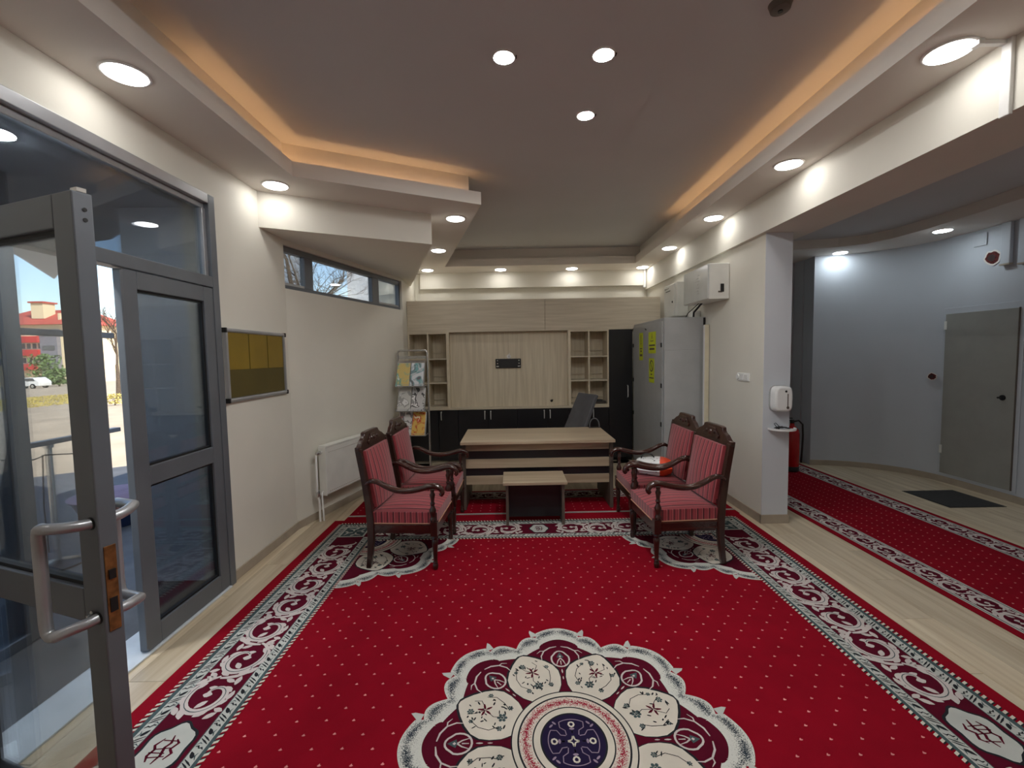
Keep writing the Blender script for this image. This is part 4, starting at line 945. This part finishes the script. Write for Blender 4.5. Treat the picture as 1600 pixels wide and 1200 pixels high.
# ------------------------------------------------------------------ right wall: cabinet, boxes, switch, pole, dispenser
ec = thing('electrical_cabinet', 'large grey metal electrical cabinet with yellow stickers', 'cabinet')
G().box(1.865, 2.365, 5.45, 6.79, 0.0, 2.07).build('body', m_grey_metal, ec, bevel=0.004)
G().box(1.850, 1.865, 5.49, 6.77, 0.06, 2.03).build('door', m_grey_metal, ec, bevel=0.003)
G().box(1.875, 2.30, 5.446, 5.45, 1.675, 2.055).build('end_panel', m_grey_metal, ec, bevel=0.002); G().box(1.875, 2.30, 5.446, 5.45, 0.05, 1.668).build('end_panel', m_grey_metal, ec, bevel=0.002)
for y, zs in ((5.50, (0.76, 1.24, 1.74)), (6.755, (0.75, 1.25, 1.76))):
    for z in zs: G().box(1.838, 1.850, y - 0.014, y + 0.014, z - 0.028, z + 0.028).build('hinge', m_black, ec, bevel=0.003)
G().tube([(1.85, 6.15, 1.97), (1.842, 6.15, 1.975), (1.842, 6.11, 1.96)], 0.006, 6).build('lifting_eye', m_black, ec)
G().box(2.335, 2.36, 5.444, 5.45, 1.96, 2.06).build('cable_entry', m_black, ec)
m_yel = mat('warning_yellow', (206, 218, 44), 0.5, var=0.03)
def on_door(q, y0, y1, z0, z1, x=1.8485): return q.box(x, x + 0.0008, y0, y1, z0, z1)
def disc(q, y, z, ro, ri, x):
    n = 24; vs = []; fs = []
    for k in range(n):
        w = 2 * PI * k / n
        vs += [(x, y + ro * math.cos(w), z + ro * math.sin(w)), (x, y + ri * math.cos(w), z + ri * math.sin(w))]
    for k in range(n): a = 2 * k; b = 2 * ((k + 1) % n); fs.append((a, a + 1, b + 1, b))
    q.add(vs, fs)
for y0, y1, z0, z1, kind in ((6.27, 6.45, 1.545, 1.93, 'arrow'), (5.72, 6.02, 1.64, 1.92, 'tri'), (5.78, 6.0, 1.255, 1.575, 'ring')):
    st = on_door(G(), y0, y1, z0, z1).build('sticker', m_yel, ec); q = G(); xk = 1.8472; ym = (y0 + y1) / 2
    if kind == 'arrow':
        q.poly([(0, 0), (0, 0), (0, 0)], 0) if False else None
        q.add([(xk, ym + 0.012, 1.80), (xk, ym - 0.012, 1.80), (xk, ym - 0.012, 1.90), (xk, ym + 0.012, 1.90)], [(0, 1, 2, 3)])
        q.add([(xk, ym + 0.02, 1.79), (xk, ym - 0.02, 1.79), (xk, ym, 1.75)], [(0, 1, 2)]); q.box(xk, xk + 0.0005, ym - 0.05, ym + 0.05, 1.70, 1.715); q.box(xk, xk + 0.0005, ym - 0.03, ym + 0.03, 1.66, 1.685); q.box(xk, xk + 0.0005, ym - 0.06, ym + 0.06, 1.60, 1.63)
    elif kind == 'tri':
        for a, b in (((ym - 0.06, 1.80), (ym, 1.90)), ((ym, 1.90), (ym + 0.06, 1.80)), ((ym + 0.06, 1.80), (ym - 0.06, 1.80))):
            q.hexa([(xk, a[0], a[1] - 0.005), (xk, b[0], b[1] - 0.005), (xk, b[0], b[1] + 0.006), (xk, a[0], a[1] + 0.006)], 0.0005)
        q.box(xk, xk + 0.0005, ym - 0.006, ym + 0.006, 1.825, 1.865); q.box(xk, xk + 0.0005, y0 + 0.03, y1 - 0.03, 1.735, 1.755); q.box(xk, xk + 0.0005, y0 + 0.05, y1 - 0.05, 1.685, 1.71)
    else:
        disc(q, ym, 1.475, 0.078, 0.058, xk)
        q.hexa([(xk, ym - 0.045, 1.43), (xk, ym - 0.03, 1.415), (xk, ym + 0.045, 1.52), (xk, ym + 0.03, 1.535)], 0.0005)
        q.box(xk, xk + 0.0005, ym - 0.03, ym + 0.03, 1.355, 1.375); q.box(xk, xk + 0.0005, y0 + 0.02, y1 - 0.02, 1.31, 1.325)
    q.build('symbol', m_desk_edge, st)
jb = thing('control_box', 'white wall box with vents above the electrical cabinet, nearer the pillar', 'box')
m_gloss = mat('glossy_white_cover', (204, 208, 206), 0.18, var=0.03)
G().box(2.15, 2.365, 4.87, 5.56, 2.215, 2.595).build('housing', m_white_metal, jb, bevel=0.006)
G().box(2.135, 2.15, 4.88, 5.55, 2.22, 2.59).build('front_cover', m_gloss, jb, bevel=0.004)
q = G()
for k, z in enumerate((2.50, 2.47, 2.44, 2.40, 2.36, 2.33, 2.30)): q.box(2.132, 2.136, 5.10 + 0.02 * (k % 2), 5.15 + 0.03 * (k % 3), z, z + 0.012)
q.build('print', m_grey_metal, jb)
G().box(2.27, 2.305, 4.862, 4.872, 2.29, 2.375).build('switch', m_black, jb); G().box(2.245, 2.285, 4.864, 4.87, 2.285, 2.30).build('tab', m_desk_edge, jb)
G().tube([(2.25, 5.30, 2.215), (2.25, 5.52, 2.13), (2.25, 5.53, 2.071)], 0.012, 8).tube([(2.22, 5.30, 2.215), (2.17, 5.50, 2.12), (2.15, 5.52, 2.071)], 0.005, 6).build('cable', m_black, jb)
jb2 = thing('control_box', 'smaller white wall box with keypad half hidden behind the nearer one', 'box')
G().box(2.215, 2.365, 5.98, 6.46, 2.13, 2.58).build('housing', m_white_metal, jb2, bevel=0.006); G().box(2.203, 2.215, 6.06, 6.45, 2.14, 2.57).build('door', m_white_metal, jb2, bevel=0.003)
q = G()
for k in range(4): q.lathe([(0.011 - 0.002 * k, 2.199), (0.011 - 0.002 * k, 2.203)], (0, 6.40 - k * 0.045, 2.53), 8, axis=0)
q.box(2.2, 2.203, 6.20, 6.38, 2.485, 2.495); q.lathe([(0.014, 2.197), (0.014, 2.203)], (0, 6.12, 2.33), 10, axis=0); q.build('keypad', m_black, jb2)
tb = tag(G().box(2.27, 2.365, 5.60, 5.75, 2.071, 2.16).build('junction_box', m_white_plastic, None, bevel=0.006), 'small white junction box on top of the electrical cabinet', 'box')
pl_ = thing('trunking_length', 'long pale plastic trunking leaning upright against the right wall', 'trunking', (2.34, 5.36, 0))
G().box(-0.03, 0.022, -0.02, 0.02, 0.0, 1.97).build('channel', mat('ivory_plastic', (220, 212, 186), 0.4), pl_, bevel=0.003); G().box(-0.034, -0.03, -0.018, 0.018, 0.0, 1.965).build('cover', m_white_plastic, pl_)
sw = thing('light_switch', 'double white light switch on the right wall before the pillar', 'switch', (2.37, 4.565, 1.385))
G().box(-0.012, 0, -0.13, 0.10, -0.042, 0.042).build('plate', m_white_plastic, sw, bevel=0.004)
for a in (-0.115, -0.03): G().box(-0.018, -0.012, a, a + 0.075, -0.03, 0.03).build('rocker', m_white_plastic, sw, bevel=0.003)
G().lathe([(0.026, -0.020), (0.03, -0.012)], (0, 0.085, 0), 16, axis=0).build('socket', m_white_plastic, sw)
ds = thing('soap_dispenser', 'white automatic hand sanitiser dispenser on the pillar', 'dispenser', (2.505, 4.183, 1.20))
q = G(); pr = []
for w in [2 * PI * k / 28 for k in range(28)]: pr.append((0.088 * math.copysign(abs(math.cos(w)) ** 0.45, math.cos(w)), 0.122 * math.copysign(abs(math.sin(w)) ** 0.5, math.sin(w))))
q.prism(pr, -0.10, -0.006, axis=1); q.v = [(x * (0.90 if y < -0.05 else 1), y, z * (0.93 if y < -0.05 else 1)) for x, y, z in q.v]
q.build('shell', m_white_plastic, ds, bevel=0.018, seg=4, smooth=True)
q = G().prism([(x * 1.03, z * 1.02) for x, z in pr], -0.012, 0, axis=1); q.build('back_plate', m_grey_metal, ds)
G().box(0.025, 0.033, -0.1015, -0.099, -0.07, 0.05).lathe([(0.013, -0.102), (0.013, -0.099)], (0.03, 0, -0.078), 12, axis=1).build('level_window', m_desk_edge, ds)
G().lathe([(0.010, -0.102), (0.010, -0.1)], (0.012, 0, 0.072), 10, axis=1).build('sensor_light', m_black, ds)
dt = thing('drip_tray', 'white half round tray under the sanitiser dispenser', 'tray', (2.535, 4.183, 0.905))
hp = [(0.125 * math.cos(w), -0.13 * math.sin(w)) for w in [PI * k / 16 for k in range(17)]]
G().prism(hp, 0, 0.006).build('plate', m_white_plastic, dt)
q = G()
for k in range(16): a, b = hp[k], hp[k + 1]; q.prism([a, b, (b[0] * 0.95, b[1] * 0.95), (a[0] * 0.95, a[1] * 0.95)], 0.006, 0.018)
q.build('rim', m_white_plastic, dt)
mk = thing('face_mask', 'crumpled black face mask lying on the drip tray', 'mask', (2.515, 4.125, 0.912))
q = G(); vs = []
rm = random.Random(2)
for i in range(7):
    for j in range(7): vs.append((-0.06 + 0.02 * i, -0.035 + 0.0117 * j, 0.004 + 0.014 * abs(math.sin(i * 1.3 + j)) + 0.012 * (1 - abs(i - 3) / 3)))
q.add(vs, [(i * 7 + j, (i + 1) * 7 + j, (i + 1) * 7 + j + 1, i * 7 + j + 1) for i in range(6) for j in range(6)]); o = q.build('cloth', m_black, mk, smooth=True)
sl = o.modifiers.new('thick', 'SOLIDIFY'); sl.thickness = 0.003
G().tube([(-0.05, -0.01, 0.012), (-0.075, -0.02, 0.04), (-0.085, -0.01, 0.06), (-0.065, 0.0, 0.065), (-0.03, 0.0, 0.03)], 0.003, 6).build('ear_loop', m_black, mk)

# ------------------------------------------------------------------ corridor things
ex_ = thing('fire_extinguisher', 'red fire extinguisher on the floor behind the pillar', 'extinguisher', (3.80, 6.02, 0.0088))
m_fire = mat('signal_red', (176, 18, 24), 0.25, var=0.04)
G().lathe([(0.085, 0), (0.095, 0.01), (0.095, 0.06), (0.088, 0.07)], n=20).build('foot_ring', m_black, ex_, smooth=True)
G().lathe([(0.086, 0.05), (0.09, 0.08), (0.09, 0.50), (0.08, 0.56), (0.05, 0.60), (0.028, 0.62), (0.028, 0.65)], n=24).build('cylinder', m_fire, ex_, smooth=True)
G().lathe([(0.022, 0.65), (0.03, 0.66), (0.025, 0.69)], n=12).box(-0.10, 0.02, -0.012, 0.012, 0.685, 0.697).box(-0.10, 0.0, -0.012, 0.012, 0.715, 0.725).build('valve', m_black, ex_)
G().tube([(0.02, -0.01, 0.675), (0.07, -0.03, 0.69), (0.11, -0.05, 0.64), (0.118, -0.05, 0.5), (0.112, -0.05, 0.3), (0.10, -0.05, 0.12)], 0.012, 10).build('hose', m_black, ex_, smooth=True)
md = bpy.data.objects.new('door_4', None); COL.objects.link(md); struct(md, 'flush grey metal service door in the corridor wall')
m_dgrey = mat('door_grey', (150, 150, 144), 0.55, var=0.03)
WX = 5.267
G().box(WX - 0.004, WX + 0.004, 4.60, 5.46, 0.10, 2.115).build('frame', m_wall_cool, md, bevel=0.003)
G().box(WX - 0.016, WX - 0.004, 4.645, 5.425, 0.12, 2.045).build('panel', m_dgrey, md, bevel=0.003)
G().box(WX - 0.018, WX + 0.0, 4.636, 4.643, 0.12, 2.05).build('shadow_gap', m_desk_edge, md)
G().lathe([(0.028, -0.028), (0.03, -0.018), (0.03, -0.012)], (WX, 4.755, 1.10), 14, axis=0).tube([(WX - 0.03, 4.755, 1.10), (WX - 0.04, 4.765, 1.10), (WX - 0.042, 4.785, 1.098)], 0.010, 8).build('knob', m_black, md)
G().box(WX - 0.024, WX - 0.012, 5.405, 5.435, 1.86, 1.96).build('hinge', m_white_metal, md, bevel=0.003); G().box(WX - 0.024, WX - 0.012, 5.405, 5.435, 0.36, 0.46).build('hinge', m_white_metal, md, bevel=0.003)
fm_ = thing('floor_mat', 'dark grey rectangular mat in front of the service door', 'mat', (0, 0, 0.0005))
mm = mat('mat_fibre', (52, 52, 52), 0.95, var=0.12, scale=60, bump=0.4, bscale=600)
G().box(4.495, 5.06, 4.51, 5.06, 0, 0.007).build('pile_surface', mm, fm_, bevel=0.003); G().box(4.485, 5.07, 4.50, 5.07, 0, 0.003).build('rubber_edge', m_black, fm_)
m_hole = mat('raw_brick_red', (96, 34, 30), 0.9, var=0.35, scale=60)
def wall_hole(y, z, rx, rz, label, xw):
    t = thing('wall_opening', label, 'hole', (xw, y, z)); pts = []; rr_ = random.Random(int(y * 100))
    for k in range(18): w = 2 * PI * k / 18; f_ = 1 + rr_.uniform(-0.14, 0.1); pts.append((rx * f_ * math.cos(w), rz * f_ * math.sin(w)))
    G().prism(pts, -0.003, -0.0005, axis=0).build('cavity', m_hole, t); G().prism([(a * 1.25, b * 1.25) for a, b in pts], -0.0018, -0.0004, axis=0).build('chipped_edge', m_soffit, t)
    G().prism([(a * 0.55 + 0.01, b * 0.55) for a, b in pts], -0.0038, -0.003, axis=0).build('box_bottom', m_mahog, t)
wall_hole(4.95, 2.615, 0.075, 0.065, 'broken round opening high in the corridor wall', 5.274)
wall_hole(5.54, 1.29, 0.055, 0.04, 'small oval opening left of the service door', 5.225)
wall_hole(4.53, 1.385, 0.05, 0.05, 'square-ish opening right of the service door', 5.273)
for y, z0, lb in ((4.79, 2.52, 'shorter white conduit dropping down the corridor wall'), (4.62, 2.50, 'white conduit at the photo edge dropping down the corridor wall')):
    t = thing('conduit', lb, 'conduit', (5.277, y, 0)); G().box(-0.045, -0.005, -0.045, 0.045, z0, 2.948).build('channel', m_wall_cool, t, bevel=0.004); G().box(-0.05, -0.006, -0.05, 0.05, z0 - 0.015, z0).build('end_cap', m_skirt, t)
t = thing('wall_plate', 'blank square plate near the corridor soffit', 'plate', (5.277, 5.08, 2.84)); G().box(-0.012, -0.004, -0.07, 0.07, -0.07, 0.07).build('cover', m_wall_cool, t, bevel=0.006); G().box(-0.013, -0.011, -0.05, 0.05, -0.05, 0.05).build('inner_cover', m_wall_cool, t, bevel=0.002)
t = thing('wire_hook', 'small white wire hook on the far corridor wall', 'hook', (4.0, 6.80, 1.91))
G().box(-0.14, 0.02, -0.02, -0.002, -0.035, -0.025).build('bar', m_white_metal, t); G().tube([(0.05 * math.cos(w) - 0.03, -0.012, 0.02 + 0.035 * math.sin(w)) for w in [2 * PI * k / 16 for k in range(17)]], 0.003, 6).build('wire', m_white_metal, t)

# ------------------------------------------------------------------ outside the entrance
m_pave = mat('grey_paving', (92, 94, 98), 0.85, var=0.12, scale=4, bump=0.2, bscale=40)
m_conc = mat('pale_ground', (186, 168, 144), 0.9, var=0.10, scale=0.7)
m_vest = mat('vestibule_paint', (208, 214, 224), 0.6, var=0.04, scale=2)
CAN = [(-2.3, -1.5), (-2.3, 3.3), (-2.78, 3.3), (-3.1, 3.75), (-3.55, 4.1), (-3.9, 4.2), (-5.95, 5.95), (-4.3, 3.68), (-3.0, 1.88), (-3.0, -1.5)]
gr_ = G(); nx = 24; vs = []
for i in range(nx + 1):
    for j in range(2):
        dd = i / nx * 160; vs.append((-2.3 - dd, -60 + j * 220, -0.13 - max(0, dd - 12) * 0.030))
gr_.add(vs, [(2 * i, 2 * i + 1, 2 * i + 3, 2 * i + 2) for i in range(nx)])
struct(gr_.build('ground', m_conc, fix=False)); 
struct(G().prism([(-2.3, -1.5), (-2.3, 8), (-5.0, 8), (-7.2, 6.4), (-4.8, 3.3), (-4.6, -1.5)], -0.125, -0.012).build('path', m_pave))
struct(G().prism(CAN, 2.75, 2.95).build('roof_canopy', m_vest))
struct(G().box(-2.78, -2.3, 3.28, 3.42, 0, 2.75).build('wall_vestibule', m_vest))
downlight(-2.43, 2.19, 2.75, 0.09, 'lamp added in the canopy to brighten the vestibule', m_spot)  # invented lamp, brightens the vestibule wall and floor
og = bpy.data.objects.new('window_2', None); COL.objects.link(og); struct(og, 'outer grey glazing bars beyond the entrance doors')
for z0, z1 in ((1.825, 1.865), (1.145, 1.175)): G().box(-2.93, -2.88, 2.66, 3.28, z0, z1).build('rail', m_alu, og, bevel=0.004)
G().box(-2.93, -2.88, 2.57, 2.66, 0, 2.75).build('mullion', m_alu, og, bevel=0.004)
G().box(-2.91, -2.90, 1.5, 2.57, 0.05, 2.75).build('pane', m_glass_dim, og)
G().box(-2.93, -2.88, 1.5, 2.57, -0.01, 0.05).build('sill', m_alu, og)
sn = thing('barrier_post', 'steel queue post with a cord outside the entrance', 'post', (-3.76, 3.6, -0.012))
G().lathe([(0.16, 0), (0.16, 0.015), (0.05, 0.035), (0.024, 0.05)], n=24).build('base', m_blackboard, sn, smooth=True); G().lathe([(0.022, 0.04), (0.022, 0.98), (0.034, 0.985), (0.036, 1.02), (0.02, 1.03)], n=16).build('pole', m_steel, sn, smooth=True)
G().tube([(-0.16, -0.2, 0.93), (-0.06, -0.06, 0.90), (0.0, -0.03, 0.93), (0.1, 0.1, 0.91), (0.2, 0.22, 0.95)], 0.005, 6).build('cord', m_black, sn); G().tube([(-0.03, -0.02, 0.93), (-0.055, -0.02, 0.5), (-0.045, -0.02, 0.12)], 0.006, 6).build('hanging_cord', m_black, sn)
tbk = thing('tub', 'dark blue plastic tub on the paving outside', 'tub', (-4.12, 4.55, -0.012))
G().lathe([(0.20, 0), (0.21, 0.01), (0.33, 0.30), (0.35, 0.30), (0.35, 0.32), (0.32, 0.32), (0.20, 0.03)], n=28).build('bowl', mat('blue_plastic', (30, 44, 78), 0.4), tbk, smooth=True); G().lathe([(0.345, 0.305), (0.36, 0.315), (0.345, 0.325)], n=28).build('rim', m_lilac, tbk, smooth=True)
# apartment house across the street
m_cream_w = mat('cream_render', (232, 214, 176), 0.8, var=0.04); m_tile = mat('red_roof_tiles', (186, 84, 70), 0.8, var=0.1, scale=2); m_redp = mat('red_panel', (196, 60, 56), 0.6); m_win = mat('far_window', (96, 98, 100), 0.15); m_grey_w = mat('grey_render', (128, 126, 134), 0.8)
BY = 92.0
bl = thing('apartment_house', 'cream apartment house with red balconies and roof across the street', 'building', (-95.5, BY, -4.0))
G().box(-12, 8, 0, 12, 0, 13.6).build('wall', m_cream_w, bl)
g = G().add([(-13, -1, 13.6), (9, -1, 13.6), (9, 13, 13.6), (-13, 13, 13.6), (-8, 6, 17.2), (4, 6, 17.2)], [(0, 1, 5, 4), (1, 2, 5), (2, 3, 4, 5), (3, 0, 4), (0, 3, 2, 1)]); g.build('roof', m_tile, bl)
G().box(-3.3, -0.8, 1.5, 4, 15.0, 18.2).build('roof_turret', m_cream_w, bl); G().box(-3.6, -0.5, 1.2, 4.3, 18.2, 18.5).build('turret_roof', m_tile, bl)
G().box(2.6, 3.0, 1, 1.4, 14.2, 16.0).build('chimney', m_cream_w, bl)
for z in (4.4, 7.3, 10.0): G().box(-4.6, 0.3, -1.3, 0, z, z + 1.25).build('balcony', m_redp, bl)
for z in (5.7, 8.6, 11.5):
    for k in range(4): f_ = G().box(-4.3 + k * 1.15, -3.4 + k * 1.15, -0.06, 0, z + 0.1, z + 1.3).build('window', m_white_plastic, bl); G().box(-4.22 + k * 1.15, -3.48 + k * 1.15, -0.09, -0.06, z + 0.18, z + 1.22).build('pane', m_win, f_)
    for xw in (-7.6, -9.6): f_ = G().box(xw, xw + 1.3, -0.06, 0, z - 0.3, z + 1.2).build('window', m_white_plastic, bl); G().box(xw + 0.1, xw + 1.2, -0.09, -0.06, z - 0.2, z + 1.1).build('pane', m_win, f_)
G().box(0.3, 3.8, -0.8, 0, 1.5, 12.6).build('stair_bay', m_grey_w, bl)
for z in (5.6, 8.4, 11.2): G().box(0.8, 3.3, -0.86, -0.8, z, z + 0.9).build('pane', m_win, bl)
# parked car
cr_ = thing('car', 'white estate car parked in front of the apartment house', 'car', (-64.5, 60.0, -1.62), math.radians(2))
m_carw = mat('white_car_paint', (236, 236, 234), 0.25, coat=0.5)
sd_ = [(-2.1, 0.35), (-2.15, 0.8), (-1.9, 0.95), (-1.1, 1.0), (-0.5, 1.45), (1.4, 1.48), (2.05, 1.0), (2.15, 0.8), (2.1, 0.35)]
G().prism(sd_, -0.85, 0.85, axis=1).build('body', m_carw, cr_, bevel=0.06)
for a, b, c, d_ in ((-0.85, -0.45, 0.25, 1.0), (0.35, 0.35, 1.35, 1.75)): G().prism([(a, 1.02), (b, 1.38), (c + 0.0, 1.40), (d_ - 0.75 if d_ < 1.2 else d_ - 0.1, 1.02)], -0.88, -0.85, axis=1).build('side_window', m_win, cr_)
for x in (-1.3, 1.3):
    for y in (-0.82, 0.82): w_ = G().lathe([(0.2, -0.1), (0.33, -0.09), (0.33, 0.09), (0.2, 0.1)], (x, y, 0.33), 18, axis=1).build('wheel', m_black, cr_); G().lathe([(0.19, -0.105), (0.19, 0.105)], (x, y, 0.33), 14, axis=1).build('hub', m_steel, w_)
m_leaf = mat('leaf_green', (104, 128, 74), 0.8, var=0.3, scale=3); m_bark = mat('bark', (86, 74, 62), 0.9, var=0.2, scale=20); m_dry = mat('dry_grass', (186, 170, 96), 0.9, var=0.2, scale=3)
def shrub(x, y, z, r, h, label, m, name='shrub', cat='shrub', n=420):
    t = thing(name, label, cat, (x, y, z)); q = G(); rn_ = random.Random(int(abs(x * 7 + y)))
    for _ in range(n):
        u, v, w = rn_.gauss(0, 0.45), rn_.gauss(0, 0.45), rn_.uniform(0.15, 1)
        s_ = r * 0.16; c = Vector((u * r, v * r, w * h)); a = Vector((rn_.uniform(-1, 1), rn_.uniform(-1, 1), rn_.uniform(-1, 1))).normalized() * s_; b = a.orthogonal().normalized() * s_ * 0.5
        q.add([c - a, c + b, c + a, c - b], [(0, 1, 2, 3)])
    o = q.build('foliage', m, t, fix=False); o['kind'] = 'stuff'; G().tube([(0, 0, 0), (0, 0, h * 0.5)], [r * 0.08, r * 0.04], 6).build('trunk', m_bark, t)
shrub(-66.5, 66, -1.70, 1.6, 2.6, 'round green bush behind the parked car', m_leaf)
shrub(-62.4, 66, -1.57, 1.0, 4.2, 'pale green tree right of the parked car', m_leaf, 'tree', 'tree')
shrub(-72.5, 70, -1.88, 1.8, 5.0, 'loose green tree left of the parked car', m_leaf, 'tree', 'tree')
shrub(-17.3, 19.5, -0.22, 0.35, 0.5, 'yellow dry shrub on the verge beyond the doors', m_dry, n=160)
vg = G(); rv = random.Random(9)
for _ in range(2400):
    x = rv.uniform(-34, -22); y = -x * 0.98 + rv.uniform(-3.5, 3.0); h = rv.uniform(0.04, 0.11); zz = -0.13 - max(0, (-2.3 - x) - 12) * 0.030; a = rv.uniform(0, PI)
    vg.add([(x - 0.05 * math.cos(a), y - 0.05 * math.sin(a), zz), (x + 0.05 * math.cos(a), y + 0.05 * math.sin(a), zz), (x + rv.uniform(-.05, .05), y, zz + h)], [(0, 1, 2)])
tag(vg.build('grass', m_dry, fix=False), 'dry yellow grass on the verge along the street', 'grass', kind='stuff')
# neighbouring walls and the bare tree seen through the window strip
nb2 = thing('neighbour_house', 'pale house wall seen through the middle of the window strip', 'building', (-3.62, 15.6, -0.13)); G().box(-1.95, 3.5, 0, 4, 0, 7.6).build('wall', mat('pale_render', (196, 200, 206), 0.8), nb2); G().box(-2.05, 3.6, -0.1, 4.1, 7.6, 7.75).build('roof', m_tile, nb2)
nb3 = thing('shed', 'grey blue shed wall seen through the first pane of the window strip', 'shed', (-8.15, 15.3, -0.13)); G().box(-1.8, 1.10, 0, 0.5, 0, 6.1).build('wall', mat('blue_grey_sheet', (140, 150, 162), 0.6), nb3); G().box(-1.82, 1.12, -0.02, 0.52, 6.1, 6.17).build('roof', m_grey_w, nb3)
def bare_tree(x, y, z, h, label, seed, spread=0.42):
    t = thing('bare_tree', label, 'tree', (x, y, z)); q = G(); rt_ = random.Random(seed)
    def br_(p, d, L, r, lev, fine=seed == 4):
        pts = [p]; dd = d
        for k in range(3):
            dd = (dd + Vector((rt_.uniform(-1, 1), rt_.uniform(-1, 1), rt_.uniform(-0.3, 0.6))) * 0.22).normalized(); pts.append(pts[-1] + dd * L / 3)
        q.tube(pts, [r, r * 0.85, r * 0.7, r * 0.5], 5, cap=False)
        if lev < (5 if fine else 4):
            for k in range(4 if lev else 6):
                s_ = pts[rt_.choice((1, 2, 3))]; nd = (dd + Vector((rt_.uniform(-1, 1), rt_.uniform(-1, 1), rt_.uniform(-0.4, 0.8))) * (0.75 + spread)).normalized(); br_(s_, nd, L * rt_.uniform(0.5, 0.72), r * (0.5 if lev else 0.42), lev + 1)
    G().tube([(0, 0, 0), (0.03, 0.02, h * 0.2), (0.0, 0.05, h * 0.36)], [h * 0.022, h * 0.018, h * 0.014], 8).build('trunk', m_bark, t)
    br_(Vector((0, 0.05, h * 0.34)), Vector((0, 0, 1)), h * 0.36, h * 0.013, 0)
    o = q.build('branches', m_bark, t, fix=False)
bare_tree(-5.45, 12.3, -0.13, 6.4, 'bare branched tree seen through the window strip', 4, 0.75)
bare_tree(-21.6, 24.6, -0.35, 5.2, 'bare bushy tree seen in the gap between the door leaves', 8)
